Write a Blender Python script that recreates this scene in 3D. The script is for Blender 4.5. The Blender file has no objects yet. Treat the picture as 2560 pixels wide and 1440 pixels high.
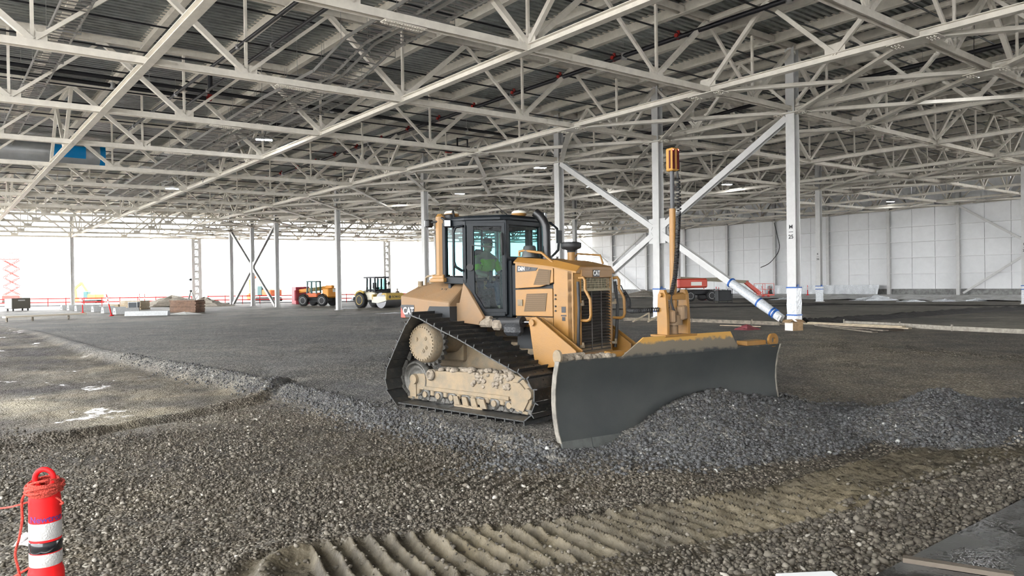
import bpy, bmesh, math, random
import numpy as np
from mathutils import Vector, Matrix, Euler
random.seed(7); RNG = np.random.default_rng(7)
SC = bpy.context.scene
COL = SC.collection
PI = math.pi
# ---------------------------------------------------------------- camera
HC = 2.0
FPX = 1819.3; PIT = math.radians(-.42372); ROL = math.radians(-.79743)
def ray(px, py):
    x, y = px-1280, py-720; c, s = math.cos(ROL), math.sin(ROL)
    x, y = x*c+y*s, -x*s+y*c
    c, s = math.cos(PIT), math.sin(PIT); up = -y/FPX
    return Vector((x/FPX, c-up*s, s+up*c))
def at(px, py, z=0.0):            # point of the plane of height z seen at a pixel of the photograph
    r = ray(px, py); t = (z-HC)/r.z
    return Vector((r.x*t, r.y*t, z))
def atd(px, py, d):               # point at distance d in front of the camera
    r = ray(px, py); return Vector((0, 0, HC))+r*(d/r.y)
cam_d = bpy.data.cameras.new('camera'); cam = bpy.data.objects.new('camera', cam_d); COL.objects.link(cam)
fw = ray(1280, 720).normalized(); rt = (ray(1380, 720)-ray(1180, 720)).normalized(); up = rt.cross(fw)
cam.matrix_world = Matrix(((rt.x, up.x, -fw.x, 0), (rt.y, up.y, -fw.y, 0), (rt.z, up.z, -fw.z, HC), (0, 0, 0, 1)))
cam_d.sensor_width = 36; cam_d.lens = FPX/2560*36; cam_d.clip_end = 1500; cam_d.clip_start = .05
SC.camera = cam
# ---------------------------------------------------------------- sky, sun, exposure
world = bpy.data.worlds.new('sky'); SC.world = world; world.use_nodes = True
wn = world.node_tree.nodes; wl = world.node_tree.links
bg = wn['Background']; bg.inputs['Color'].default_value = (.97, .985, 1.0, 1); bg.inputs['Strength'].default_value = 6.0
sun_d = bpy.data.lights.new('sun', 'SUN'); sun_d.energy = .6; sun_d.angle = math.radians(12); sun_d.color = (1, .97, .92)
sun = bpy.data.objects.new('sun', sun_d); COL.objects.link(sun)
sun.rotation_euler = (math.radians(52), 0, math.radians(-20))
vs = SC.view_settings
SC.display_settings.display_device = 'sRGB'
vs.view_transform = 'Standard'; vs.look = 'None'; vs.gamma = 1; vs.use_curve_mapping = False
vs.exposure = 0.85
SC.cycles.max_bounces = 5; SC.cycles.diffuse_bounces = 2; SC.cycles.glossy_bounces = 2
SC.cycles.transparent_max_bounces = 12; SC.cycles.transmission_bounces = 6
SC.cycles.sample_clamp_indirect = 6.0
SC.cycles.use_adaptive_sampling = True; SC.cycles.adaptive_threshold = .13; SC.cycles.adaptive_min_samples = 12
# ---------------------------------------------------------------- building frame
UN = 7.46; SU = 1.02103*UN; YAW = math.radians(38.801)
M0 = Vector((1.6722*UN, 4.31379*UN, 0))
UV = Vector((-math.sin(YAW), math.cos(YAW), 0)); VV = Vector((math.cos(YAW), math.sin(YAW), 0))
SLU, SLV = -.005745, .013832
def W(i, j, dz=0.0):              # i bays along the building, j bays across, dz above the truss bottom chord
    p = M0+UV*(i*SU)+VV*(j*SU)
    p.z = HC+UN+SLU*i*SU+SLV*j*SU+dz
    return p
def G(i, j, z=0.0):
    p = M0+UV*(i*SU)+VV*(j*SU); p.z = z; return p
def ij(x, y):
    d = Vector((x, y, 0))-Vector((M0.x, M0.y, 0)); return d.dot(UV)/SU, d.dot(VV)/SU
# ---------------------------------------------------------------- materials
MATS = {}
def mat(name, col, rough=.6, metal=0.0, var=0.0, scale=8.0, bump=0.0, bscale=40.0, col2=None, emit=None, estr=0, alpha=1, trans=0, ior=1.45, mixat=.5, soft=.12, spec=None, coat=0):
    if name in MATS: return MATS[name]
    m = bpy.data.materials.new(name); m.use_nodes = True; nt = m.node_tree; b = nt.nodes['Principled BSDF']
    c = tuple(col)+(1,)
    b.inputs['Base Color'].default_value = c; b.inputs['Roughness'].default_value = rough; b.inputs['Metallic'].default_value = metal
    if spec is not None: b.inputs['Specular IOR Level'].default_value = spec
    if coat: b.inputs['Coat Weight'].default_value = coat
    tc = nt.nodes.new('ShaderNodeTexCoord')
    if col2 is not None or var:
        n = nt.nodes.new('ShaderNodeTexNoise'); n.inputs['Scale'].default_value = scale; n.inputs['Detail'].default_value = 5; n.inputs['Roughness'].default_value = .62
        nt.links.new(tc.outputs['Object'], n.inputs['Vector'])
        r = nt.nodes.new('ShaderNodeValToRGB'); r.color_ramp.elements[0].position = mixat-soft; r.color_ramp.elements[1].position = mixat+soft
        if col2 is None:
            r.color_ramp.elements[0].color = tuple(max(0, x*(1-var)) for x in col)+(1,)
            r.color_ramp.elements[1].color = tuple(min(1, x*(1+var)) for x in col)+(1,)
        else:
            r.color_ramp.elements[0].color = c; r.color_ramp.elements[1].color = tuple(col2)+(1,)
        nt.links.new(n.outputs['Fac'], r.inputs['Fac']); nt.links.new(r.outputs['Color'], b.inputs['Base Color'])
    if bump:
        n2 = nt.nodes.new('ShaderNodeTexNoise'); n2.inputs['Scale'].default_value = bscale; n2.inputs['Detail'].default_value = 4
        nt.links.new(tc.outputs['Object'], n2.inputs['Vector'])
        bp = nt.nodes.new('ShaderNodeBump'); bp.inputs['Strength'].default_value = bump; bp.inputs['Distance'].default_value = .02
        nt.links.new(n2.outputs['Fac'], bp.inputs['Height']); nt.links.new(bp.outputs['Normal'], b.inputs['Normal'])
    if emit is not None:
        b.inputs['Emission Color'].default_value = tuple(emit)+(1,); b.inputs['Emission Strength'].default_value = estr
    if trans: b.inputs['Transmission Weight'].default_value = trans; b.inputs['IOR'].default_value = ior
    if alpha < 1: b.inputs['Alpha'].default_value = alpha
    MATS[name] = m; return m
# ---------------------------------------------------------------- mesh builder
class MB:
    def __init__(self): self.v = []; self.f = []; self.s = []
    def add(self, vs_, fs, smooth=False):
        o = len(self.v); self.v += [tuple(p) for p in vs_]; self.f += [tuple(i+o for i in f) for f in fs]; self.s += [smooth]*len(fs); return self
    def box(self, c, d, rot=None, bev=0.0):
        x, y, z = d[0]/2, d[1]/2, d[2]/2
        if bev > 0 and min(d) > 2.2*bev:
            b = bev; ps = []; fs = []
            bm = bmesh.new(); bmesh.ops.create_cube(bm, size=1)
            for v in bm.verts: v.co = Vector((v.co.x*d[0], v.co.y*d[1], v.co.z*d[2]))
            bmesh.ops.bevel(bm, geom=list(bm.edges), offset=b, segments=1, affect='EDGES')
            bm.verts.index_update()
            ps = [v.co.copy() for v in bm.verts]; fs = [[v.index for v in f.verts] for f in bm.faces]; bm.free()
        else:
            ps = [Vector((sx*x, sy*y, sz*z)) for sx in (-1, 1) for sy in (-1, 1) for sz in (-1, 1)]
            fs = [(0, 1, 3, 2), (4, 6, 7, 5), (0, 4, 5, 1), (2, 3, 7, 6), (0, 2, 6, 4), (1, 5, 7, 3)]
        if rot is not None: ps = [rot @ p for p in ps]
        c = Vector(c); return self.add([p+c for p in ps], fs)
    def frame(self, a, b, upv=(0, 0, 1)):
        a, b = Vector(a), Vector(b); t = (b-a).normalized(); u = Vector(upv)
        s = t.cross(u)
        if s.length < 1e-4: s = t.cross(Vector((1, 0, 0)))
        s.normalize(); n = s.cross(t); return a, b, t, s, n
    def prof(self, a, b, pts, upv=(0, 0, 1), close=True, smooth=False, caps=True):
        # extrude a profile (list of (side, up)) from a to b
        a, b, t, s, n = self.frame(a, b, upv); k = len(pts)
        vs_ = [a+s*p[0]+n*p[1] for p in pts]+[b+s*p[0]+n*p[1] for p in pts]
        fs = [(i, (i+1) % k, (i+1) % k+k, i+k) for i in range(k if close else k-1)]
        if caps and close: fs += [tuple(range(k-1, -1, -1)), tuple(range(k, 2*k))]
        return self.add(vs_, fs, smooth)
    def bar(self, a, b, w, h, upv=(0, 0, 1)):
        return self.prof(a, b, [(-w/2, -h/2), (w/2, -h/2), (w/2, h/2), (-w/2, h/2)], upv)
    def ibeam(self, a, b, w, h, tf=.02, tw=.014, upv=(0, 0, 1)):
        x, y = w/2, h/2
        a, b, t, s, n = self.frame(a, b, upv); tw /= 2
        p = [(-x, -y), (x, -y), (x, -y+tf), (tw, -y+tf), (tw, y-tf), (x, y-tf), (x, y), (-x, y), (-x, y-tf), (-tw, y-tf), (-tw, -y+tf), (-x, -y+tf)]
        k = 12; vs_ = [a+s*q[0]+n*q[1] for q in p]+[b+s*q[0]+n*q[1] for q in p]
        fs = [(i, (i+1) % k, (i+1) % k+k, i+k) for i in range(k)]
        for o, fl in ((0, True), (k, False)):
            for q in ((0, 1, 2, 11), (3, 4, 9, 10), (5, 6, 7, 8)):
                fs.append(tuple(o+z for z in (reversed(q) if fl else q)))
        return self.add(vs_, fs)
    def cyl(self, a, b, r, n=14, r2=None, smooth=True, caps=True):
        r2 = r if r2 is None else r2
        a, b, t, s, u = self.frame(a, b)
        ring = [(math.cos(2*PI*i/n), math.sin(2*PI*i/n)) for i in range(n)]
        vs_ = [a+s*(c*r)+u*(d*r) for c, d in ring]+[b+s*(c*r2)+u*(d*r2) for c, d in ring]
        self.add(vs_, [(i, (i+1) % n, (i+1) % n+n, i+n) for i in range(n)], smooth)
        if caps:
            self.add([vs_[i] for i in range(n)], [tuple(range(n-1, -1, -1))]); self.add([vs_[n+i] for i in range(n)], [tuple(range(n))])
        return self
    def tube(self, pts, r, n=8, closed=False, rs=None):
        pts = [Vector(p) for p in pts]; m = len(pts); vs_ = []; last = None
        for k, p in enumerate(pts):
            if closed: t = pts[(k+1) % m]-pts[k-1]
            else: t = pts[min(k+1, m-1)]-pts[max(k-1, 0)]
            t.normalize()
            if last is None: s = t.cross(Vector((0, 0, 1))); s = s if s.length > 1e-3 else t.cross(Vector((1, 0, 0)))
            else: s = last-t*last.dot(t)
            s.normalize(); last = s; u = s.cross(t); rr = rs[k] if rs else r
            vs_ += [p+s*(math.cos(2*PI*i/n)*rr)+u*(math.sin(2*PI*i/n)*rr) for i in range(n)]
        fs = []
        for k in range(m if closed else m-1):
            a_, b_ = k*n, ((k+1) % m)*n
            fs += [(a_+i, a_+(i+1) % n, b_+(i+1) % n, b_+i) for i in range(n)]
        self.add(vs_, fs, True)
        if not closed:
            self.add(vs_[:n], [tuple(range(n-1, -1, -1))]); self.add(vs_[-n:], [tuple(range(n))])
        return self
    def lathe(self, prof, c=(0, 0, 0), n=24, axis='z', smooth=True, caps=True):
        # prof: list of (radius, height)
        c = Vector(c); vs_ = []; m = len(prof)
        for r, h in prof:
            for i in range(n):
                x, y = r*math.cos(2*PI*i/n), r*math.sin(2*PI*i/n)
                vs_.append(c+(Vector((x, y, h)) if axis == 'z' else Vector((x, h, y)) if axis == 'y' else Vector((h, x, y))))
        fs = [(k*n+i, k*n+(i+1) % n, (k+1)*n+(i+1) % n, (k+1)*n+i) for k in range(m-1) for i in range(n)]
        self.add(vs_, fs, smooth)
        if caps:
            self.add(vs_[:n], [tuple(range(n))]); self.add(vs_[-n:], [tuple(range(n))])
        return self
    def prism(self, poly, y0, y1, axis='y'):
        # polygon in the plane across axis, extruded from y0 to y1
        def P(p, h): return (p[0], h, p[1]) if axis == 'y' else (h, p[0], p[1]) if axis == 'x' else (p[0], p[1], h)
        k = len(poly); vs_ = [P(p, y0) for p in poly]+[P(p, y1) for p in poly]
        return self.add(vs_, [tuple(range(k)), tuple(range(2*k-1, k-1, -1))]+[(i, (i+1) % k, (i+1) % k+k, i+k) for i in range(k)])
    def sphere(self, c, r, n=10, m=8):
        if not hasattr(r, '__len__'): r = (r, r, r)
        c = Vector(c); vs_ = [c+Vector((0, 0, r[2]))]
        for k in range(1, m):
            a = PI*k/m
            for i in range(n):
                b = 2*PI*i/n; vs_.append(c+Vector((r[0]*math.sin(a)*math.cos(b), r[1]*math.sin(a)*math.sin(b), r[2]*math.cos(a))))
        vs_.append(c-Vector((0, 0, r[2]))); fs = [(0, 1+i, 1+(i+1) % n) for i in range(n)]
        for k in range(m-2): fs += [(1+k*n+i, 1+(k+1)*n+i, 1+(k+1)*n+(i+1) % n, 1+k*n+(i+1) % n) for i in range(n)]
        e = len(vs_)-1; fs += [(e, 1+(m-2)*n+(i+1) % n, 1+(m-2)*n+i) for i in range(n)]
        return self.add(vs_, fs, True)
    def mesh(self, name, m=None):
        me = bpy.data.meshes.new(name); me.from_pydata(self.v, [], self.f)
        me.polygons.foreach_set('use_smooth', self.s)
        bm = bmesh.new(); bm.from_mesh(me); bmesh.ops.recalc_face_normals(bm, faces=bm.faces); bm.to_mesh(me); bm.free()
        me.update()
        if m: me.materials.append(m)
        return me
    def build(self, name, m, parent=None, loc=None, mesh=None):
        o = bpy.data.objects.new(name, mesh or self.mesh(name, m)); COL.objects.link(o)
        if parent is not None: o.parent = parent
        if loc is not None: o.location = loc
        return o
def inst(name, me, parent=None, mtx=None):
    o = bpy.data.objects.new(name, me); COL.objects.link(o)
    if parent is not None: o.parent = parent
    if mtx is not None: o.matrix_local = mtx
    return o
def empty(name, loc=(0, 0, 0), rz=0.0, parent=None):
    o = bpy.data.objects.new(name, None); COL.objects.link(o); o.location = loc; o.rotation_euler = (0, 0, rz)
    o.empty_display_size = .1
    if parent is not None: o.parent = parent
    return o
def tag(o, label=None, cat=None, group=None, kind=None):
    if label: o['label'] = label
    if cat: o['category'] = cat
    if group: o['group'] = group
    if kind: o['kind'] = kind
    return o
def copy_tree(o, parent=None):
    c = o.copy(); COL.objects.link(c)
    if parent is not None: c.parent = parent
    for ch in list(o.children): copy_tree(ch, c)
    return c
def smooth_mod(o, lv=1):
    m = o.modifiers.new('sub', 'SUBSURF'); m.levels = lv; m.render_levels = lv
def bevel_mod(o, w=.008, seg=2):
    m = o.modifiers.new('bevel', 'BEVEL'); m.width = w; m.segments = seg; m.limit_method = 'ANGLE'; m.angle_limit = math.radians(40)
FONT = None
def text_mesh(s, size, m, name='lettering', depth=.002, xs=1.0):
    cu = bpy.data.curves.new(name, 'FONT'); cu.body = s; cu.size = size; cu.extrude = depth; cu.align_x = 'CENTER'; cu.align_y = 'CENTER'; cu.offset = size*.018
    o = bpy.data.objects.new(name, cu); COL.objects.link(o)
    bpy.context.view_layer.update()
    dg = bpy.context.evaluated_depsgraph_get(); me = bpy.data.meshes.new_from_object(o.evaluated_get(dg)); bpy.data.objects.remove(o); bpy.data.curves.remove(cu)
    for v in me.vertices: v.co.x *= xs
    me.materials.clear(); me.materials.append(m); return me
def put_text(s, size, m, origin, right, upv, parent=None, name='lettering', xs=1.0, depth=.002):
    me = text_mesh(s, size, m, name, depth, xs)
    r = Vector(right).normalized(); u = Vector(upv).normalized(); n = r.cross(u)
    mt = Matrix(((r.x, u.x, n.x, origin[0]), (r.y, u.y, n.y, origin[1]), (r.z, u.z, n.z, origin[2]), (0, 0, 0, 1)))
    return inst(name, me, parent, mt)
# ================================================================ building shell
steel = mat('painted_steel', (.84, .79, .70), .42, var=.06, scale=3)
colsteel = mat('column_paint', (.66, .655, .64), .42, var=.05, scale=2)
deckm = mat('galvanized_deck', (.30, .325, .32), .30, metal=.8, var=.2, scale=2)
wallm = mat('wall_liner', (.90, .905, .91), .5, var=.02, scale=1.5)
girtm = mat('girt_paint', (.9, .9, .9), .5)
concm = mat('concrete_wall', (.30, .30, .29), .85, var=.25, scale=3, bump=.2)
blackpipe = mat('black_pipe', (.012, .012, .016), .35)
redfit = mat('red_fitting', (.35, .02, .015), .4)
galv = mat('galvanized', (.5, .5, .5), .3, metal=.8)
I0, I1, J0, J1 = -4.0, 12.0, -5.0, 8.0
# ceiling: ribbed deck, ribs run across the building
def build_ceiling():
    pit = .305; n = int((I1-I0)*SU/pit); vs_ = []; 
    z0, z1 = 3.02, 3.10
    for k in range(n):
        a = I0+(I1-I0)*k/n; b = I0+(I1-I0)*(k+1)/n; w = b-a
        for (i, z) in ((a, z0), (a+w*.52, z0), (a+w*.62, z1), (a+w*.9, z1)):
            vs_ += [W(i, J0-.3, z), W(i, J1+.05, z)]
    m = len(vs_)//2
    fs = [(2*k, 2*k+1, 2*k+3, 2*k+2) for k in range(m-1)]
    o = MB().add(vs_, fs).build('ceiling', deckm); tag(o, kind='structure', label='ribbed steel roof deck over white trusses', cat='ceiling')
    top = MB(); 
    c = [W(i, j, 3.25) for i, j in ((I0, J0-.3), (I1, J0-.3), (I1, J1+.05), (I0, J1+.05))]; c2 = [p+Vector((0, 0, .12)) for p in c]
    top.add(c+c2, [(0, 1, 2, 3), (4, 5, 6, 7), (0, 1, 5, 4), (1, 2, 6, 5), (2, 3, 7, 6), (3, 0, 4, 7)])
    top.build('roof_insulation', wallm, o)
    return o
CEIL = build_ceiling()
# purlins
pm = MB(); a = W(0, 0); dU = UV*SU; dU.z = SLU*SU; dV = VV*SU; dV.z = SLV*SU
pm.ibeam(W(I0, 0, 2.84)-a, W(I1, 0, 2.84)-a, .25, .42); purl = pm.mesh('roof_beam', steel)
k = 0
jj = J0
while jj < J1+.01:
    inst('roof_beam', purl, CEIL, Matrix.Translation(W(0, jj)-Vector((0, 0, 0)))); jj += .4
BOT = {0: 0, 1: .4, 2: 1.2, 3: 2.0, 4: 2.8, 5: 3.6, 6: 4.0}
def vtruss_members():
    """meshes of one 4-bay span of a cross truss, in the span's own frame"""
    o = W(0, 0)
    P = lambda j, dz: W(0, j, dz)-o
    out = []
    def one(nm, f): b = MB(); f(b); out.append((nm, b.mesh(nm, steel)))
    one('bottom_chord', lambda b: b.ibeam(P(0, 0), P(4, 0), .22, .26, .024, .016, upv=UV))
    one('top_chord', lambda b: b.ibeam(P(0, 2.78), P(4, 2.78), .26, .26, .022, .016, upv=UV))
    seq = [(0, 1), (.4, 0), (.8, 1), (1.2, 0), (1.6, 1), (2.0, 0), (2.4, 1), (2.8, 0), (3.2, 1), (3.6, 0), (4.0, 1)]
    for (a_, ta), (b_, tb) in zip(seq, seq[1:]):
        za, zb = (2.68 if ta else .1), (2.68 if tb else .1)
        heavy = (ta == 1) == (a_ < 2)
        w = .17 if heavy else .11
        one('diagonal', lambda b: b.bar(P(a_, za), P(b_, zb), w, w, upv=UV))
    for q in (.4, 1.2, 2.0, 2.8, 3.6): one('vertical', lambda b: b.bar(P(q, .1), P(q, 2.68), .09, .09, upv=UV))
    for q in (.4, 1.2, 2.0, 2.8, 3.6):
        def gp(b):
            c = P(q, .2); b.box((0, 0, 0), (.02, .75, .38)); 
            R = Matrix(((UV.x, VV.x, 0), (UV.y, VV.y, 0), (0, 0, 1))); b.v = [tuple(R @ Vector(v)+c) for v in b.v]
        one('gusset_plate', gp)
    # bolted splice under the bottom chord
    def sp(b):
        R = Matrix(((UV.x, VV.x, 0), (UV.y, VV.y, 0), (0, 0, 1)))
        b.box((0, 0, -.145), (.3, 1.3, .02))
        for s in range(16):
            for t in (-.1, .1): b.box((t, -.6+s*.08, -.17), (.045, .045, .03))
        c = P(1.42, 0); b.v = [tuple(R @ Vector(v)+c) for v in b.v]
    one('splice_plate', sp)
    return out
VM = vtruss_members()
def join_meshes(lst, name):
    b = MB()
    for me, off in lst:
        o = len(b.v); b.v += [tuple(v.co+off) for v in me.vertices]; b.f += [tuple(q+o for q in p.vertices) for p in me.polygons]; b.s += [False]*len(me.polygons)
    return b
far_mesh = join_meshes([(me, Vector()) for nm, me in VM], 'web').mesh('truss_members', steel)
for i in range(-4, 13):
    t = empty('cross_truss', W(i, 0), parent=CEIL)
    for span in (-6, -4, 0, 4):
        if span == -6: continue
        off = Matrix.Translation(W(0, span)-W(0, 0))
        if i <= 4 and span in (-4, 0):
            for nm, me in VM: inst(nm, me, t, off)
        else:
            s = inst('truss_members', far_mesh, t, off); tag(s, kind='stuff')
def utruss_members():
    o = W(0, 0); P = lambda i, dz: W(i, 0, dz)-o; out = []
    def one(nm, f): b = MB(); f(b); out.append((nm, b.mesh(nm, steel)))
    one('bottom_chord', lambda b: b.ibeam(P(0, -.0), P(2, -.0), .26, .24, .022, .016))
    one('top_chord', lambda b: b.ibeam(P(0, 2.7), P(2, 2.7), .17, .2))
    seq = [(0, 0), (1/3, 1), (2/3, 0), (1, 1), (4/3, 0), (5/3, 1), (2, 0)]
    for (a_, ta), (b_, tb) in zip(seq, seq[1:]):
        one('diagonal', lambda b: b.bar(P(a_, 2.6 if ta else .1), P(b_, 2.6 if tb else .1), .13, .13))
    for q in (0, 2/3, 4/3):
        def gp(b):
            R = Matrix(((VV.x, UV.x, 0), (VV.y, UV.y, 0), (0, 0, 1))); b.box((0, 0, .22), (.02, .6, .42)); b.v = [tuple(R @ Vector(v)+P(q, 0)) for v in b.v]
        one('gusset_plate', gp)
    return out
def cross_cell():
    o = W(0, 0); P = lambda i, dz: W(i, 0, dz)-o; out = []
    def one(nm, f): b = MB(); f(b); out.append((nm, b.mesh(nm, steel)))
    one('top_strut', lambda b: b.ibeam(P(0, 2.7), P(1, 2.7), .17, .2))
    for (a_, za), (b_, zb) in (((0, 2.6), (1/3, .1)), ((1/3, .1), (2/3, 2.6)), ((2/3, 2.6), (1, .1))): one('diagonal', lambda b: b.bar(P(a_, za), P(b_, zb), .15, .15))
    for q in (1/3, 1):
        def gp(b):
            R = Matrix(((VV.x, UV.x, 0), (VV.y, UV.y, 0), (0, 0, 1))); b.box((0, 0, .22), (.02, .7, .46)); b.v = [tuple(R @ Vector(v)+P(q, 0)) for v in b.v]
        one('gusset_plate', gp)
    return out
CC = cross_cell(); farC = join_meshes([(me, Vector()) for nm, me in CC], 'w').mesh('cross_members', steel)
lb = MB(); lb.ibeam(W(-4, 0)-W(0, 0), W(12, 0)-W(0, 0), .26, .22, .022, .016); longchord = lb.mesh('bottom_chord', steel)
UM = utruss_members(); farU = join_meshes([(me, Vector()) for nm, me in UM], 'w').mesh('truss_members', steel)
for base in (-4, 0, 4, 8):
    for dj in (-.8, 0, .8, 2.0):
        j = base+dj
        if j > 8.01 or j < -8.01: continue
        t = empty('long_truss', W(0, j), parent=CEIL)
        if dj != 0:
            inst('bottom_chord', longchord, t)
            for i in (-1, 3, 7, 11):
                off = Matrix.Translation(W(i, 0)-W(0, 0))
                if i < 4 and -4.1 < j < 3.3:
                    for nm, me in CC: inst(nm, me, t, off)
                else: tag(inst('cross_members', farC, t, off), kind='stuff')
            continue
        for i in range(-2, 12, 2):
            off = Matrix.Translation(W(i, 0)-W(0, 0))
            if i < 4 and -4.1 < j < 3.3:
                for nm, me in UM: inst(nm, me, t, off)
            else: tag(inst('truss_members', farU, t, off), kind='stuff')
# horizontal cross bracing in the bottom chord plane, either side of each column line
hb = []
for s in (1, -1):
    b = MB(); o = W(0, 0)
    b.prof(W(.03, 0, -.16)-o, W(.97, .8*s, -.16)-o, [(-.13, 0), (.13, 0), (.13, .014), (.014, .014), (.014, .17), (0, .17), (0, .014), (-.13, .014)])
    hb.append(b.mesh('brace', steel))
    b = MB(); b.prof(W(1-.03, 0, -.19)-o, W(.03, .8*s, -.19)-o, [(-.13, 0), (.13, 0), (.13, .014), (.014, .014), (.014, .17), (0, .17), (0, .014), (-.13, .014)])
    hb.append(b.mesh('brace', steel))
pl = MB(); R = Matrix(((VV.x, UV.x, 0), (VV.y, UV.y, 0), (0, 0, 1)))
pl.prism([(-.28, -.75), (.28, -.75), (.38, -.4), (.38, .4), (.28, .75), (-.28, .75), (-.38, .4), (-.38, -.4)], -.2, -.175, axis='z')
for a_ in (-.62, -.52, -.42, .42, .52, .62):
    for c_ in (-.18, -.09, .09, .18): pl.box((c_, a_, -.215), (.035, .035, .03))
pl.v = [tuple(R @ Vector(v)) for v in pl.v]; plate = pl.mesh('bracing_plate', steel)
for base in (0, 4):
    t = empty('lateral_bracing', W(0, base), parent=CEIL)
    for i in range(-2, 12):
        off = W(i, 0)-W(0, 0)
        for me in hb: inst('brace', me, t, Matrix.Translation(off))
    for i in range(-2, 13):
        for s in (-.8, 0, .8): inst('bracing_plate', plate, t, Matrix.Translation(W(i, s)-W(0, 0)))
t = empty('lateral_bracing', W(0, 8), parent=CEIL)
for i in range(-2, 12):
    for me in hb[2:]: inst('brace', me, t, Matrix.Translation(W(i, 0)-W(0, 0)))
# ================================================================ ground level
def gh_base(i, j):                # large scale level of the subgrade at columns
    return .06 if i < 3 else -.33
# columns
wrapm = mat('plastic_wrap', (.72, .75, .78), .18, var=.15, scale=14, bump=.5, bscale=20, spec=.8)
tape = mat('blue_tape', (.02, .12, .45), .5)
stencil = mat('stencil_ink', (.03, .03, .035), .6)
def column(i, j, z0, label, name='steel_column', wrap=None, txt=None, laced=False, dark=False):
    t = empty(name, G(i, j, z0)); tag(t, label, 'column')
    top = W(i, j, 2.7).z-z0; h = .205
    if not laced:
        b = MB(); b.ibeam((0, 0, 0), (0, 0, top), .41, .41, .035, .025, upv=VV); b.build('shaft', colsteel, t)
    else:
        for s in (-.45, .45):
            b = MB(); o = VV*s; b.bar(o, o+Vector((0, 0, top-2.6)), .46, .42, upv=VV); b.build('shaft', colsteel, t)
        z = .4
        while z < top-3.2:
            b = MB(); b.bar(VV*-.35+Vector((0, 0, z)), VV*.35+Vector((0, 0, z)), .3, .28); b.build('batten', colsteel, t)
            b = MB(); b.bar(VV*-.35+Vector((0, 0, z)), VV*.35+Vector((0, 0, z+1.05)), .1, .1); b.build('lacing_bar', colsteel, t); z += 1.05
    bp = MB(); R = Matrix(((VV.x, UV.x, 0), (VV.y, UV.y, 0), (0, 0, 1))); bp.box((0, 0, .02), (.6, .6, .04)); bp.v = [tuple(R @ Vector(v)) for v in bp.v]; bp.build('base_plate', colsteel, t)
    R2 = R
    if wrap:
        b = MB(); N = 16; ring = []
        zs = np.linspace(.03, wrap, 9)
        for q, z in enumerate(zs):
            for e in range(N):
                a_ = 2*PI*e/N; r = .235/max(abs(math.cos(a_)), abs(math.sin(a_))); r = min(r, .32)*(1+.03*math.sin(e*2.3+q*1.7))
                ring.append(R2 @ Vector((r*math.cos(a_), r*math.sin(a_), z)))
        b.add(ring, [(q*N+e, q*N+(e+1) % N, (q+1)*N+(e+1) % N, (q+1)*N+e) for q in range(8) for e in range(N)])
        b.build('plastic_wrap', wrapm, t)
        for z in ((wrap, wrap*.22) if wrap > 1.4 else (wrap, wrap*.8)):
            b = MB(); s = .49; b.box((0, 0, z), (s, s, .06)); b.v = [tuple(R2 @ Vector(v)) for v in b.v]; b.build('tape_band', tape, t)
        b = MB(); b.box((-.1, -.25, wrap+.06), (.14, .01, .14)); b.v = [tuple(R2 @ Vector(v)) for v in b.v]; b.build('tape_piece', tape, t)
    if txt:
        a_, b_ = txt[0], txt[1]; z = txt[2]
        o = VV*-.215
        put_text(a_, .24, stencil, o+Vector((0, 0, z+.22)), -UV, (0, 0, 1), t, 'stencilled_letter')
        put_text(b_, .24, stencil, o+Vector((0, 0, z-.22)), -UV, (0, 0, 1), t, 'stencilled_number')
        b = MB(); b.bar(o+UV*.1+Vector((0, 0, z)), o-UV*.1+Vector((0, 0, z)), .01, .022); b.build('stencilled_bar', stencil, t)
    return t
column(0, 0, .06, 'thick white column stencilled M 25 with plastic wrapped foot', wrap=1.55, txt=('M', '25', 4.0))
column(1, 0, .06, 'white column at the crossing of the big diagonal braces behind the mast', wrap=1.5)
column(2, 0, .03, 'white column rising behind the exhaust pipe of the bulldozer', txt=('M', '26', 3.2))
column(4, 0, -.2, 'white column standing directly behind the rear of the cab')
column(6, 0, -.33, 'white column between the orange telehandler and the road roller')
column(8, 0, -.33, 'right outer column of the distant X braced bay')
column(9, 0, -.33, 'middle column of the distant X braced bay where the braces cross')
column(10, 0, -.33, 'left outer column of the distant X braced bay')
column(12, 0, -.4, 'laced double post column left of the distant X braced bay', laced=True)
column(12, 4, -.4, 'laced double post column beyond the road roller', laced=True)
column(12, -2, -.5, 'lone brownish post at the open edge on the far left')
column(0, 4, -.02, 'white column stencilled K 25 at the right edge of the picture', wrap=1.3, txt=('K', '25', 4.0))
column(2, 4, -.02, 'slim white column stencilled K 26 just right of the M 25 column', wrap=1.35, txt=('K', '26', 3.9))
column(4, 4, -.02, 'white column hidden behind the levelling mast of the bulldozer')
column(6, 4, -.1, 'slim distant white column right of the exhaust pipe')
column(8, 4, -.2, 'distant white column glimpsed through the cab glass')
column(10, 4, -.3, 'distant white column behind the rear of the cab')
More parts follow.
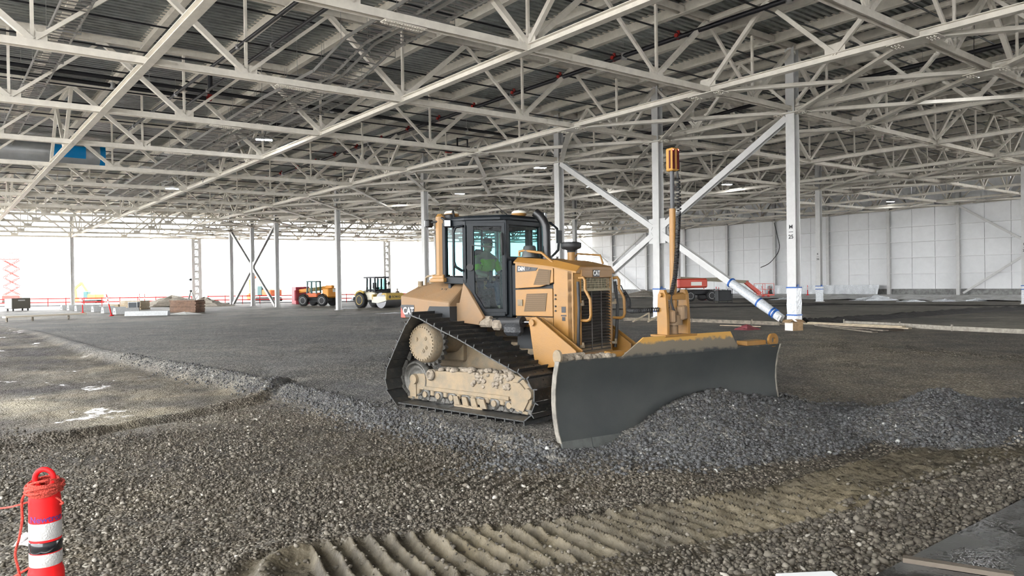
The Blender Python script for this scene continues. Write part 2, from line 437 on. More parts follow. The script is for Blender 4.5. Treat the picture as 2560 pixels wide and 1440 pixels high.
# X bracing between columns
def xbrace(i0, i1, j, z0, zt, label, w=.30, wrapend=False):
    t = empty('cross_brace', G((i0+i1)/2, j, z0)); tag(t, label, 'brace')
    o = G((i0+i1)/2, j, z0); mid = (z0+zt)/2; im = (i0+i1)/2
    a = [G(i0+.03, j, zt), G(i1-.03, j, zt), G(i0+.08, j, z0+.15), G(i1-.08, j, z0+.15)]; c = G(im, j, mid)
    for p in a:
        d = (p-c).normalized()
        b = MB(); b.ibeam(c+d*.35-o, p-o, w, w*.9, .02, .02, upv=VV); br = b.build('diagonal_member', colsteel, t)
    b = MB(); R = Matrix(((UV.x, VV.x, 0), (UV.y, VV.y, 0), (0, 0, 1)))
    b.box((0, -.1, mid-z0), (1.1, .02, 1.3)); b.box((0, .1, mid-z0), (1.1, .02, 1.3)); b.v = [tuple(R @ Vector(v)) for v in b.v]; b.build('gusset_plate', colsteel, t)
    if wrapend:
        p = a[2]; d = (c-p).normalized()
        b = MB(); b.tube([p+d*.1-o, p+d*1.2-o, p+d*2.2-o, p+d*3.1-o], .23, 10, rs=[.19, .23, .21, .2]); b.build('plastic_wrap', wrapm, t)
        for q in (.35, .5, 1.3, 3.05):
            b = MB(); b.cyl(p+d*q-o, p+d*(q+.08)-o, .24, 10); b.build('tape_band', tape, t)
    return t
xbrace(0, 2, 0, .06, W(1, 0).z-.3, 'big diagonal cross brace in front of the far white wall', wrapend=True)
xbrace(8, 10, 0, -.33, W(9, 0).z-.3, 'distant cross brace against the bright opening')
# ================================================================ right wall
def build_wall():
    j = 8.06; ia, ib = -3.0, 9.5
    t = empty('wall_right', G(0, j, 0)); tag(t, 'white panelled wall with concrete base along the far right', 'wall', kind='structure')
    o = G(0, j, 0); zb = .62
    n = 3; w = SU/n
    pmh = {}
    k = 0
    i = ia
    while i < ib-.01:
        p0, p1 = G(i, j, 0)-o, G(i+1/n, j, 0)-o; d = (p1-p0).normalized()
        zt = W(i, j, 3.0).z
        b = MB(); b.prof(p0+d*.02+Vector((0, 0, (zb+zt)/2)), p1-d*.02+Vector((0, 0, (zb+zt)/2)), [(-.03, -(zt-zb)/2), (.03, -(zt-zb)/2), (.03, (zt-zb)/2), (-.03, (zt-zb)/2)])
        b.build('wall_panel', wallm, t); i += 1/n
    b = MB(); b.bar(G(ia, j+.045, 6.5)-o, G(ib, j+.045, 6.5)-o, .06, 13.0); b.build('wall_sheathing', wallm, t)
    b = MB(); b.bar(G(ia, j+.01, -.0)-o, G(ib, j+.03, -.0)-o, .2, 1.26); b.build('concrete_base', concm, t)
    for i in range(-2, 10):
        for z in (2.45, 4.35, 6.2, 8.0, 10.4):
            b = MB(); b.prof(G(i+.03, j-.035, z)-o, G(i+.97, j-.035, z)-o, [(-.03, -.05), (.0, -.05), (.0, -.04), (-.02, -.04), (-.02, .09), (-.03, .09)] if False else [(-.20, -.05), (.20, -.05), (.20, .05), (-.20, .05)]); b.build('girt', girtm, t)
    b = MB(); b.bar(G(ia, j-.02, zb)-o, G(ib, j-.02, zb)-o, .14, .05); b.build('base_trim', girtm, t)
    for i in range(-2, 10):
        b = MB(); b.ibeam(G(i, j-.045, -.3)-o, G(i, j-.045, W(i, 8, 2.7).z)-o, .36, .4, .03, .02, upv=VV); b.build('wall_post', colsteel, t)
    return t
WALL = build_wall()
def build_back_blocker():  # unseen wall added to block light from behind; right part left open for fill
    i = I0-.05; t = empty('wall_back_blocker', G(i, 0, 0)); tag(t, 'unseen partial wall added behind the camera to block light', 'wall', kind='structure'); o = G(i, 0, 0)
    j = J0
    while j < 3-.01:
        a, b_ = G(i, j+.003, 6.5)-o, G(i, j+.33, 6.5)-o; b = MB(); b.bar(a, b_, .06, 13.0); b.build('wall_panel', wallm, t); j += 1/3
build_back_blocker()
xbrace(0, 2, 7.97, -.02, W(1, 8).z-.35, 'pale cross brace against the white wall at far right', w=.22)
xbrace(8, 10, 7.97, -.05, W(9, 8).z-.35, 'pale cross brace at the far left end of the white wall', w=.22)
# ================================================================ ground
def vnoise(x, y, seed=0):
    xi = np.floor(x).astype(np.int64); yi = np.floor(y).astype(np.int64); fx = x-xi; fy = y-yi
    fx = fx*fx*(3-2*fx); fy = fy*fy*(3-2*fy)
    def h(a, b):
        n = (a*374761393+b*668265263+seed*1442695041) & 0x7fffffff
        n = ((n ^ (n >> 13))*1274126177) & 0x7fffffff
        n = (n ^ (n >> 16)) & 0xffffff
        return n/float(0xffffff)*2-1
    return (h(xi, yi)*(1-fx)+h(xi+1, yi)*fx)*(1-fy)+(h(xi, yi+1)*(1-fx)+h(xi+1, yi+1)*fx)*fy
def fbm(x, y, s, o=4, seed=0):
    r = 0; a = 1; t = 0
    for k in range(o): r = r+a*vnoise(x*s, y*s, seed+k*17); t += a; a *= .5; s *= 2.03
    return r/t
def sstep(a, b, x):
    t = np.clip((x-a)/(b-a), 0, 1); return t*t*(3-2*t)
def pline(x, y, pts):
    """distance to a polyline, signed side (left +) and arc length along it"""
    best = np.full(x.shape, 1e9); side = np.zeros(x.shape); arc = np.zeros(x.shape); L0 = 0
    n = len(pts)
    for k in range(n-1):
        ax, ay = pts[k]; bx, by = pts[k+1]; dx, dy = bx-ax, by-ay; L = math.hypot(dx, dy)
        t = ((x-ax)*dx+(y-ay)*dy)/(L*L)
        tc = np.clip(t, 0, 1)
        d = np.hypot(x-(ax+tc*dx), y-(ay+tc*dy)); s = (dx*(y-ay)-dy*(x-ax))/L
        m = d < best; best = np.where(m, d, best); side = np.where(m, s, side); arc = np.where(m, L0+tc*L, arc); L0 += L
    return best, np.sign(side), arc
BERM = [(-60, 84), (-34, 48), (-13, 22.8), (-9.8, 19.7), (-6.1, 16.1), (-3.4, 13.0), (-1.9, 11.2), (-.7, 9.8), (.3, 8.9)]
BL0 = (.58, 8.99); BD = (.86, .51); BN = (.51, -.86)
TRK = [(-1.6, 5.6), (-.5, 5.85), (.5, 6.15), (1.6, 6.6), (2.9, 7.15), (3.9, 7.85), (5.2, 8.75), (7.2, 10.1), (10.5, 12.4)]
MUDR = [(-10, 8.6), (-7.2, 9.9), (-6.5, 10.5), (-6.15, 11.7), (-5.6, 12.7), (-5.0, 13.7), (-4.9, 15.5)]
SLAB = [(2.1, 4.85), (4.98, 7.05)]
def heap_h(s):
    return np.interp(s, [-1.6, -.5, 0, .5, .8, 1.1, 1.5, 2.0, 2.7, 3.2, 3.7, 4.2, 5.0, 6.0], [.0, .05, .05, .07, .12, .24, .44, .62, .60, .55, .46, .36, .14, .05])
def zones(x, y):
    d, sd, arc = pline(x, y, BERM)
    ab = (x-.3)*BD[0]+(y-8.9)*BD[1]
    sdist = -d*sd*np.where(True, 1, 1)      # negative on the lift side is flipped below
    # lift side: left of the direction of travel when walking towards the camera is the far side
    lift = sstep(-.1, .35, d*sd)
    s = (x-BL0[0])*BD[0]+(y-BL0[1])*BD[1]; n = (x-BL0[0])*BN[0]+(y-BL0[1])*BN[1]
    lift = lift*sstep(1.2, .3, s-np.where(n > -1.0, -0.6, 4.5)) if False else lift
    lift = lift*np.where(n < 0, 1, sstep(.5, -.2, s))*(1-sstep(0, 1, n+.35)*sstep(-1.0, -.2, s))
    lift = lift*(1-sstep(.27, .42, x/np.maximum(y, 1))*sstep(0, 8, x))
    return d, sd, s, n, lift
def height(x, y, fine=True):
    I = ((x-M0.x)*UV.x+(y-M0.y)*UV.y)/SU; J = ((x-M0.x)*VV.x+(y-M0.y)*VV.y)/SU
    r = np.hypot(x, y)
    far = np.where(True, .0, 0)-.33*sstep(2.5, 5.5, I)*sstep(6, 1, J)-.08*sstep(1, 4, J)
    near = -.18+0*x
    z = near+(far-near)*sstep(13, 30, r)
    d, sd, s, n, lift = zones(x, y)
    z = z+(np.maximum(z, -.02+far*sstep(25, 60, r))-z)*lift
    # windrow along the edge of the lift
    w = .75+.1*fbm(x, y, .8, 2, 5)
    q = d*sd; cr = np.exp(-((q-.05)/(.30*w/.75))**2)
    near_w = sstep(60, 14, r)
    near_w = near_w*(1-sstep(-1.3, -.5, s)); z = z+(.13+.035*fbm(x, y, 1.6, 2, 9))*cr*near_w
    z = z-.03*sstep(.15, .35, q)*sstep(.9, .5, q)*lift*near_w
    # lower, wet ground on the left
    mud = sstep(-4.6, -6.2, x+.0*y+(y-13)*-.12)*sstep(10.2, 11.5, y+(x+6)*.25)*(1-sstep(-.5, .2, q))
    z = z-.10*mud*sstep(50, 20, r)+.03*fbm(x, y, .8, 4, 31)*mud+.02*fbm(x, y, 3.1, 3, 33)*mud
    # pile pushed by the blade
    hh = heap_h(s); T = np.interp(s, [-1.5, -.5, 0, 1, 2, 3.3, 4.5, 6], [.4, .6, 1.15, 1.55, 1.7, 1.85, 1.5, .8])
    nn = np.clip(n/T, 0, 1.4); prof = np.clip(1-nn, 0, 1)**.9*(1-.12*np.sin(nn*3.1))
    prof = np.where(n < 0, np.exp(-(n/.35)**2)*np.where((s > 0) & (s < 4.1), sstep(-.4, 0, n)*.5, 1), prof)
    pile = hh*prof*(1+.12*fbm(x, y, 2.2, 3, 3))+.03*fbm(x, y, 5, 2, 12)*sstep(.05, .3, hh*prof)
    z = z+np.where((s > -1.8) & (s < 6.2), pile, 0)
    # second heap to the right
    hx, hy = (x-6.12), (y-10.35); a_ = .35
    ux, uy = hx*math.cos(a_)+hy*math.sin(a_), -hx*math.sin(a_)+hy*math.cos(a_)
    rr = np.sqrt((ux/1.55)**2+(uy/1.12)**2+.02); h2 = .60*np.clip(1.08-rr, 0, 1)**1.05*(1+.1*fbm(x, y, 2, 3, 77))
    z = z+h2
    hx, hy = (x-8.2), (y-11.6); rr = np.sqrt((hx/1.3)**2+(hy/.9)**2+.03); h3 = .22*np.clip(1.1-rr, 0, 1); z = z+h3
    dark = np.clip(np.where((s > -1.8) & (s < 6.2), pile, 0)/.06, 0, 1)+np.clip(h2/.05, 0, 1)+np.clip(h3/.05, 0, 1)
    dark = np.clip(dark+lift+cr*near_w*np.where(s < .9, 1, 0)*1.2, 0, 1)
    # imprints of crawler tracks
    td, ts, ta = pline(x, y, TRK)
    band = sstep(.56, .44, td+.05*fbm(x, y, 2.5, 2, 41))*(1-np.clip(h2*20+pile*12*((s > -1.8) & (s < 6.2)), 0, 1))
    ph = (ta+ts*td*.28+.02*fbm(x, y, 1.7, 2, 8))/.176; fr = ph-np.floor(ph)
    ridge = np.exp(-((fr-.5)/.17)**2)+.2*fr
    amp = .078*(1+.4*fbm(x, y, 3.5, 2, 4))
    amp = amp*1.0+.02*fbm(x, y, 9, 2, 44); z = z+band*(ridge*amp-.035)+.035*np.exp(-((td-.62)/.1)**2)*sstep(9, 7, y)
    T2 = [(-2.1, 8.9), (.6, 7.55)]; td2, ts2, ta2 = pline(x, y, T2); b2 = sstep(.5, .35, td2)*.6; ph = ta2/.2; fr2 = ph-np.floor(ph)
    z = z+b2*np.where(fr2 > .8, .028, 0)
    # dozer's own fine imprints over the lift (rows across the direction of travel) and to the right
    q2 = (x*.753-y*.658)/.2; fr3 = q2-np.floor(q2)
    z = z+lift*sstep(3, 5, y)*sstep(40, 12, r)*.012*(fr3 > .8)*(fbm(x, y, .35, 2, 21) > -.1)
    q4 = (x*.35+y*.94)/.21; fr4 = q4-np.floor(q4); b4 = sstep(7, 9, x)*sstep(14, 17, y)*sstep(25, 21, y)*(fbm(x, y, .3, 2, 61) > 0)
    z = z+b4*.03*(fr4 > .78)
    # tyre ridge at the left
    md, ms, ma = pline(x, y, MUDR); z = z+.10*np.exp(-((md-.05)/.13)**2)*(1+.5*fbm(x, y, 3, 2, 15))-.045*np.exp(-((md-.3)/.12)**2)
    z = z+.09*np.exp(-(((x+5.6)/.8)**2+((y-11)/.9)**2))
    # general unevenness
    z = z+.022*fbm(x, y, .55, 3, 1)*sstep(60, 20, r)*(1-.5*lift)
    if fine:
        soil = band+mud*.9
        z = z+sstep(26, 8, r)*(.012*fbm(x, y, 5.5, 3, 2)+.006*fbm(x, y, 17, 2, 6))*(1-.5*np.clip(soil, 0, 1))
    # slab side: level down a little and stay below the slab
    ax, ay = SLAB[0]; bx, by = SLAB[1]; L = math.hypot(bx-ax, by-ay); se = ((bx-ax)*(y-ay)-(by-ay)*(x-ax))/L   # + towards the gravel
    edge = .07*np.exp(-((se-.55)/.2)**2)*sstep(8.2, 6.6, y)
    z = z+edge
    z = np.where(se < .03, np.minimum(z, -.30), z)
    crest = band*ridge; soil = np.clip(band*1.1+sstep(.95, .55, td)*.55*(ts < 0)+b2*.5, 0, 1)
    height.crest = crest
    return z, dark, soil, mud, lift, se, cr
def build_ground():
    NR, NT = 840, 660
    rr = 3.3*np.exp(np.linspace(0, math.log(130/3.3), NR)); th = np.linspace(math.radians(-47), math.radians(47), NT)
    Rg, Tg = np.meshgrid(rr, th, indexing='ij'); X = Rg*np.sin(Tg); Y = Rg*np.cos(Tg)
    z, dark, soil, mud, lift, se, cr = height(X.ravel(), Y.ravel())
    co = np.stack([X.ravel(), Y.ravel(), z], 1)
    idx = np.arange(NR*NT).reshape(NR, NT); q = np.stack([idx[:-1, :-1], idx[:-1, 1:], idx[1:, 1:], idx[1:, :-1]], -1).reshape(-1, 4)
    me = bpy.data.meshes.new('floor'); me.vertices.add(len(co)); me.vertices.foreach_set('co', co.ravel())
    me.loops.add(q.size); me.loops.foreach_set('vertex_index', q[:, ::-1].ravel().astype(np.int32)); me.polygons.add(len(q))
    me.polygons.foreach_set('loop_start', (np.arange(len(q))*4).astype(np.int32)); me.polygons.foreach_set('use_smooth', np.ones(len(q), bool))
    me.update(calc_edges=True); me.validate()
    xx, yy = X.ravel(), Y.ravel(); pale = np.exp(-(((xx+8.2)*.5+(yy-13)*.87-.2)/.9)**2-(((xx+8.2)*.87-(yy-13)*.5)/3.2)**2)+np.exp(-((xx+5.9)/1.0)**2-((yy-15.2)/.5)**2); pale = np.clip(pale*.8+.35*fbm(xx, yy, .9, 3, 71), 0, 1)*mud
    for nm, arr in (('dark', dark), ('soil', soil), ('mud', mud), ('pale', pale), ('far', sstep(10.5, 14.5, np.hypot(xx, yy))), ('graded', np.clip(sstep(27, 36, np.hypot(xx, yy))*sstep(3, 8, xx)+sstep(50, 66, np.hypot(xx, yy)), 0, 1))):  # graded: pale prepared ground at right; farther out, backlit sheen painted as paler colour
        a_ = me.attributes.new(nm, 'FLOAT', 'POINT'); a_.data.foreach_set('value', np.asarray(arr, np.float32))
    m = bpy.data.materials.new('gravel_ground'); m.use_nodes = True; nt = m.node_tree; N = nt.nodes; Lk = nt.links; b = N['Principled BSDF']
    me.materials.append(m)
    geo = N.new('ShaderNodeNewGeometry')
    def attr(n): a_ = N.new('ShaderNodeAttribute'); a_.attribute_name = n; return a_.outputs['Fac']
    def vor(scale):
        v = N.new('ShaderNodeTexVoronoi'); v.inputs['Scale'].default_value = scale; v.inputs['Randomness'].default_value = 1; Lk.new(geo.outputs['Position'], v.inputs['Vector']); return v
    def noi(scale, det=4):
        v = N.new('ShaderNodeTexNoise'); v.inputs['Scale'].default_value = scale; v.inputs['Detail'].default_value = det; Lk.new(geo.outputs['Position'], v.inputs['Vector']); return v
    def ramp(src, stops):
        r = N.new('ShaderNodeValToRGB'); e = r.color_ramp.elements
        e[0].position, e[0].color = stops[0][0], tuple(stops[0][1])+(1,); e[1].position, e[1].color = stops[-1][0], tuple(stops[-1][1])+(1,)
        for p, c in stops[1:-1]: x = e.new(p); x.color = tuple(c)+(1,)
        Lk.new(src, r.inputs['Fac']); return r.outputs['Color']
    def mix(f, a_, c_, mode='MIX'):
        n = N.new('ShaderNodeMix'); n.data_type = 'RGBA'; n.blend_type = mode
        if isinstance(f, float): n.inputs[0].default_value = f
        else: Lk.new(f, n.inputs[0])
        for s, v in ((6, a_), (7, c_)):
            if isinstance(v, tuple): n.inputs[s].default_value = v+(1,)
            else: Lk.new(v, n.inputs[s])
        return n.outputs[2]
    v1 = vor(34); v2 = vor(20); sep = N.new('ShaderNodeSeparateColor'); Lk.new(v1.outputs['Color'], sep.inputs[0])
    n1 = noi(1.1, 6); n2 = noi(6, 5)
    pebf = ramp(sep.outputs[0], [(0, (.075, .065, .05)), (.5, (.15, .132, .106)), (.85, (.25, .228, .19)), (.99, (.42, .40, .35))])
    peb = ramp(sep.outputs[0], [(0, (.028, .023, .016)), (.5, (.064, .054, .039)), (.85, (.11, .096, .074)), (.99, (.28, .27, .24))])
    drk = ramp(sep.outputs[0], [(0, (.055, .055, .054)), (.5, (.105, .104, .10)), (.85, (.175, .172, .163)), (1, (.28, .275, .26))])
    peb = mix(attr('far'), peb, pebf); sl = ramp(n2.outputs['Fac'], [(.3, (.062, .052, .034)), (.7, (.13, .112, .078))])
    nm_ = noi(.35, 8); md = ramp(nm_.outputs['Fac'], [(.36, (.055, .05, .05)), (.5, (.10, .09, .075)), (.60, (.17, .155, .125)), (.7, (.24, .22, .18))]); md = mix(attr('pale'), md, ramp(nm_.outputs['Fac'], [(.3, (.16, .14, .10)), (.6, (.40, .37, .29))]))
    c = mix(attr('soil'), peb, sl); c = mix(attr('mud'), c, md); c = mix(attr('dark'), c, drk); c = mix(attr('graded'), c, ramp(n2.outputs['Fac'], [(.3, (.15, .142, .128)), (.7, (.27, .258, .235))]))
    tone = ramp(n1.outputs['Fac'], [(.3, (.6, .6, .62)), (.7, (1.2, 1.17, 1.1))]); c = mix(1.0, c, tone, 'MULTIPLY'); nl = noi(.16, 5); t2 = ramp(nl.outputs['Fac'], [(.38, (.78, .78, .8)), (.62, (1.25, 1.22, 1.15))]); c = mix(1.0, c, t2, 'MULTIPLY')
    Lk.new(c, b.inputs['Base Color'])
    # puddles and damp sheen in the muddy corner
    n3 = N.new('ShaderNodeTexNoise'); n3.inputs['Scale'].default_value = .8; n3.inputs['Detail'].default_value = 7; n3.inputs['Roughness'].default_value = .7
    mp = N.new('ShaderNodeMapping'); mp.inputs['Scale'].default_value = (.7, .8, 1); Lk.new(geo.outputs['Position'], mp.inputs['Vector']); Lk.new(mp.outputs[0], n3.inputs['Vector'])
    pr = ramp(n3.outputs['Fac'], [(.60, (1, 1, 1)), (.63, (0, 0, 0))]); wet = N.new('ShaderNodeMix'); wet.data_type = 'FLOAT'
    mm = N.new('ShaderNodeMath'); mm.operation = 'MULTIPLY'; inv = N.new('ShaderNodeMath'); inv.operation = 'SUBTRACT'; inv.inputs[0].default_value = 1
    Lk.new(pr, inv.inputs[1]); Lk.new(inv.outputs[0], mm.inputs[0]); Lk.new(attr('mud'), mm.inputs[1])
    Lk.new(mm.outputs[0], wet.inputs[0]); wet.inputs[2].default_value = .66; wet.inputs[3].default_value = .06; Lk.new(wet.outputs[0], b.inputs['Roughness'])
    b.inputs['Specular IOR Level'].default_value = .4
    # relief of the stones
    bh = N.new('ShaderNodeMath'); bh.operation = 'SUBTRACT'; bh.inputs[0].default_value = 1; Lk.new(v1.outputs['Distance'], bh.inputs[1])
    keep = N.new('ShaderNodeMath'); keep.operation = 'SUBTRACT'; keep.inputs[0].default_value = 1; Lk.new(mm.outputs[0], keep.inputs[1])
    kk = N.new('ShaderNodeMath'); kk.operation = 'MULTIPLY'; kk.inputs[1].default_value = .9; Lk.new(keep.outputs[0], kk.inputs[0])
    bp = N.new('ShaderNodeBump'); bp.inputs['Distance'].default_value = .022; ks = N.new('ShaderNodeMath'); ks.operation = 'MULTIPLY_ADD'; Lk.new(attr('soil'), ks.inputs[0]); ks.inputs[1].default_value = -.7; Lk.new(kk.outputs[0], ks.inputs[2]); ks.use_clamp = True; Lk.new(ks.outputs[0], bp.inputs['Strength']); Lk.new(bh.outputs[0], bp.inputs['Height'])
    bp2 = N.new('ShaderNodeBump'); bp2.inputs['Distance'].default_value = .09; bp2.inputs['Strength'].default_value = .7; Lk.new(n2.outputs['Fac'], bp2.inputs['Height']); Lk.new(bp.outputs[0], bp2.inputs['Normal'])
    Lk.new(bp2.outputs[0], b.inputs['Normal'])
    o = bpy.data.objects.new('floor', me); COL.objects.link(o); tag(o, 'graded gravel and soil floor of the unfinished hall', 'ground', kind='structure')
    # plain ground outside the detailed sector and beyond the hall
    b = MB(); S = 700; t0 = math.radians(47.2)
    ring = [(3.2*math.sin(t), 3.2*math.cos(t)) for t in np.linspace(-t0, t0, 40)]
    out = [(129*math.sin(t), 129*math.cos(t)) for t in np.linspace(-t0, t0, 40)]
    def pz(x, y): return float(height(np.array([x]), np.array([y]), False)[0][0])-.03
    vs_ = [(x, y, pz(x, y)) for x, y in ring]+[(0, -40, -.2), (-120, -40, -.2), (120, -40, -.2)]+[(x, y, pz(x, y)) for x, y in out]
    f = [(i, i+1, 40) for i in range(39)]; f += [(0, 40, 41), (39, 42, 40), (0, 41, 43), (39, 82, 42)]
    bb = [(-S, -40, -.4), (S, -40, -.4), (-S, S, -.4), (S, S, -.4)]
    vs_ += bb; f += [(41, 83, 43), (42, 82, 84), (83, 85, 43), (84, 82, 86), (85, 86, 63)]
    f += [(43+i, 43+i+1, 85) for i in range(20)]+[(43+i, 43+i+1, 86) for i in range(20, 39)]
    b.add(vs_, f); far = b.build('site_ground', mat('site_ground', (.22, .2, .17), .9, var=.2, scale=.2), o)
    return o
FLOOR = build_ground()
# ---------------------------------------------------------------- loose stones
def stones(name, pts, size, tint, m, flat=.7, seed=0, round_=.12):
    rng = np.random.default_rng(seed)
    bm = bmesh.new(); bmesh.ops.create_icosphere(bm, subdivisions=1, radius=1); bv = np.array([v.co for v in bm.verts]); bf = np.array([[v.index for v in f.verts] for f in bm.faces]); bm.free()
    n = len(pts); K = 12; va = []
    for k in range(K): va.append(bv*(1+rng.uniform(-round_*1.6, round_*1.6, (len(bv), 1)))+rng.normal(0, round_*.6, bv.shape))
    va = np.array(va)[rng.integers(0, K, n)]
    sc = size[:, None]*np.stack([rng.uniform(.8, 1.3, n), rng.uniform(.65, 1.0, n), rng.uniform(flat*.7, flat*1.1, n)], 1)/2
    va = va*sc[:, None, :]
    a_, b_, c_ = rng.uniform(0, 2*PI, n), rng.normal(0, .45, n), rng.normal(0, .45, n)
    ca, sa, cb, sb, cc, sn = np.cos(a_), np.sin(a_), np.cos(b_), np.sin(b_), np.cos(c_), np.sin(c_)
    R = np.stack([np.stack([ca*cb, ca*sb*sn-sa*cc, ca*sb*cc+sa*sn], -1), np.stack([sa*cb, sa*sb*sn+ca*cc, sa*sb*cc-ca*sn], -1), np.stack([-sb, cb*sn, cb*cc], -1)], 1)
    v = np.einsum('nij,nkj->nki', R, va)+pts[:, None, :]
    m_ = len(bv); F = (bf[None]+(np.arange(n)*m_)[:, None, None]).reshape(-1, 3)
    me = bpy.data.meshes.new(name); me.vertices.add(n*m_); me.vertices.foreach_set('co', v.ravel()); me.loops.add(F.size); me.loops.foreach_set('vertex_index', F.ravel().astype(np.int32))
    me.polygons.add(len(F)); me.polygons.foreach_set('loop_start', (np.arange(len(F))*3).astype(np.int32)); me.update(calc_edges=True)
    at_ = me.attributes.new('tint', 'FLOAT', 'POINT'); at_.data.foreach_set('value', np.repeat(tint, m_).astype(np.float32)); me.materials.append(m)
    o = bpy.data.objects.new(name, me); COL.objects.link(o); return o
def stonemat(name, stops, rough=.8):
    m = bpy.data.materials.new(name); m.use_nodes = True; N = m.node_tree.nodes; Lk = m.node_tree.links; b = N['Principled BSDF']
    a_ = N.new('ShaderNodeAttribute'); a_.attribute_name = 'tint'; r = N.new('ShaderNodeValToRGB'); e = r.color_ramp.elements
    e[0].position, e[0].color = stops[0][0], tuple(stops[0][1])+(1,); e[1].position, e[1].color = stops[-1][0], tuple(stops[-1][1])+(1,)
    for p, c in stops[1:-1]: x = e.new(p); x.color = tuple(c)+(1,)
    Lk.new(a_.outputs['Fac'], r.inputs['Fac']); Lk.new(r.outputs['Color'], b.inputs['Base Color']); b.inputs['Roughness'].default_value = rough; return m
river = stonemat('river_stone', [(0, (.034, .028, .021)), (.5, (.088, .075, .056)), (.8, (.165, .147, .118)), (1, (.44, .41, .36))])
crush = stonemat('crushed_stone', [(0, (.035, .035, .036)), (.6, (.088, .089, .09)), (.9, (.16, .16, .155)), (1, (.36, .36, .34))])
def scatter():
    rng = np.random.default_rng(11)
    n = 190000; r = 3.6*np.exp(rng.uniform(0, math.log(15/3.6), n)); th = rng.uniform(-math.radians(41), math.radians(41), n)
    # even spread per area: accept by r^2 law up to 8 m, thinner beyond
    keep = rng.uniform(0, 1, n) < np.clip((r/8.5)**2, 0, 1)*np.clip((9.5/r)**1.0, 0, 1); r, th = r[keep], th[keep]
    x, y = r*np.sin(th), r*np.cos(th); z, dark, soil, mud, lift, se, cr = height(x, y)
    crest = height.crest; p = .85*np.clip(1-.93*soil+.22*sstep(.5, .9, crest), 0, 1)*(1-mud)*(1-np.clip(dark*1.5, 0, 1))*np.clip(.58+1.1*fbm(x, y, .8, 3, 55), .12, 1)
    p = np.where((se > 0.02) & (se < 1.0), np.maximum(p, .9), p); p = np.where(se < .03, 0, p)
    ok = rng.uniform(0, 1, len(x)) < p
    x, y, z, se_ = x[ok], y[ok], z[ok], se[ok]
    s = np.clip(rng.lognormal(math.log(.026), .38, len(x)), .012, .075)*(1+.35*(se_ < 1.0))
    t = np.clip(rng.beta(2.2, 3.0, len(x))+.15*fbm(x, y, .4, 2, 91), 0, 1)
    o = stones('river_pebbles', np.stack([x, y, z+s*.12], 1), s, t, river, .72, 3)
    tag(o, 'loose rounded brown and grey pebbles strewn over the foreground soil', 'pebbles', kind='stuff')
    n = 120000; r = 6.5*np.exp(rng.uniform(0, math.log(24/6.5), n)); th = rng.uniform(-math.radians(36), math.radians(36), n)
    x, y = r*np.sin(th), r*np.cos(th); z, dark, soil, mud, lift, se, cr = height(x, y)
    d, sd, s_, n_, _ = zones(x, y); only = np.clip(dark-lift, 0, 1)+cr*(s_ < .9)*.8
    p = np.clip(only, 0, 1)*np.clip((r/9.0)**2, 0, 1)*np.where(r > 12.5, .8, 1)
    blade = (n_ < 0.06) & (n_ > -.5) & (s_ > -.05) & (s_ < 4.15)
    ok = (rng.uniform(0, 1, len(x)) < p) & ~blade & (se > .03)
    x, y, z = x[ok], y[ok], z[ok]; s = np.clip(rng.lognormal(math.log(.034), .33, len(x)), .016, .075); t = rng.beta(2, 3.2, len(x)); t = np.where(rng.uniform(0, 1, len(x)) < .008, 1, t*.93)
    o = stones('crushed_gravel', np.stack([x, y, z+s*.15], 1), s, t, crush, .9, 5, .16)
    tag(o, 'dark crushed gravel heaped before the blade and along the edge of the lift', 'gravel', kind='stuff')
scatter()
# wet concrete slab in the lower right corner
def build_slab():
    ax, ay = SLAB[0]; bx, by = SLAB[1]; d = Vector((bx-ax, by-ay, 0)).normalized(); n = Vector((d.y, -d.x, 0)); a0 = Vector((ax, ay, 0))-d*4
    p = [a0, a0+d*16, a0+d*16+n*9, a0+n*9]
    b = MB(); b.prism([(q.x, q.y) for q in p], -.32, -.14, axis='z')
    m = bpy.data.materials.new('wet_concrete'); m.use_nodes = True; N = m.node_tree.nodes; Lk = m.node_tree.links; s = N['Principled BSDF']
    g = N.new('ShaderNodeNewGeometry'); t = N.new('ShaderNodeTexNoise'); t.inputs['Scale'].default_value = 1.3; t.inputs['Detail'].default_value = 6; Lk.new(g.outputs['Position'], t.inputs['Vector'])
    r = N.new('ShaderNodeValToRGB'); r.color_ramp.elements[0].position = .42; r.color_ramp.elements[0].color = (.02, .02, .02, 1); r.color_ramp.elements[1].position = .6; r.color_ramp.elements[1].color = (.11, .11, .105, 1)
    Lk.new(t.outputs['Fac'], r.inputs['Fac']); Lk.new(r.outputs['Color'], s.inputs['Base Color'])
    r2 = N.new('ShaderNodeMapRange'); r2.inputs[1].default_value = .42; r2.inputs[2].default_value = .6; r2.inputs[3].default_value = .07; r2.inputs[4].default_value = .5; Lk.new(t.outputs['Fac'], r2.inputs[0]); Lk.new(r2.outputs[0], s.inputs['Roughness'])
    t2 = N.new('ShaderNodeTexNoise'); t2.inputs['Scale'].default_value = 45; Lk.new(g.outputs['Position'], t2.inputs['Vector']); bp = N.new('ShaderNodeBump'); bp.inputs['Distance'].default_value = .004; bp.inputs['Strength'].default_value = .6; Lk.new(t2.outputs['Fac'], bp.inputs['Height']); Lk.new(bp.outputs[0], s.inputs['Normal'])
    o = b.build('concrete_slab', m, FLOOR); return o
build_slab()
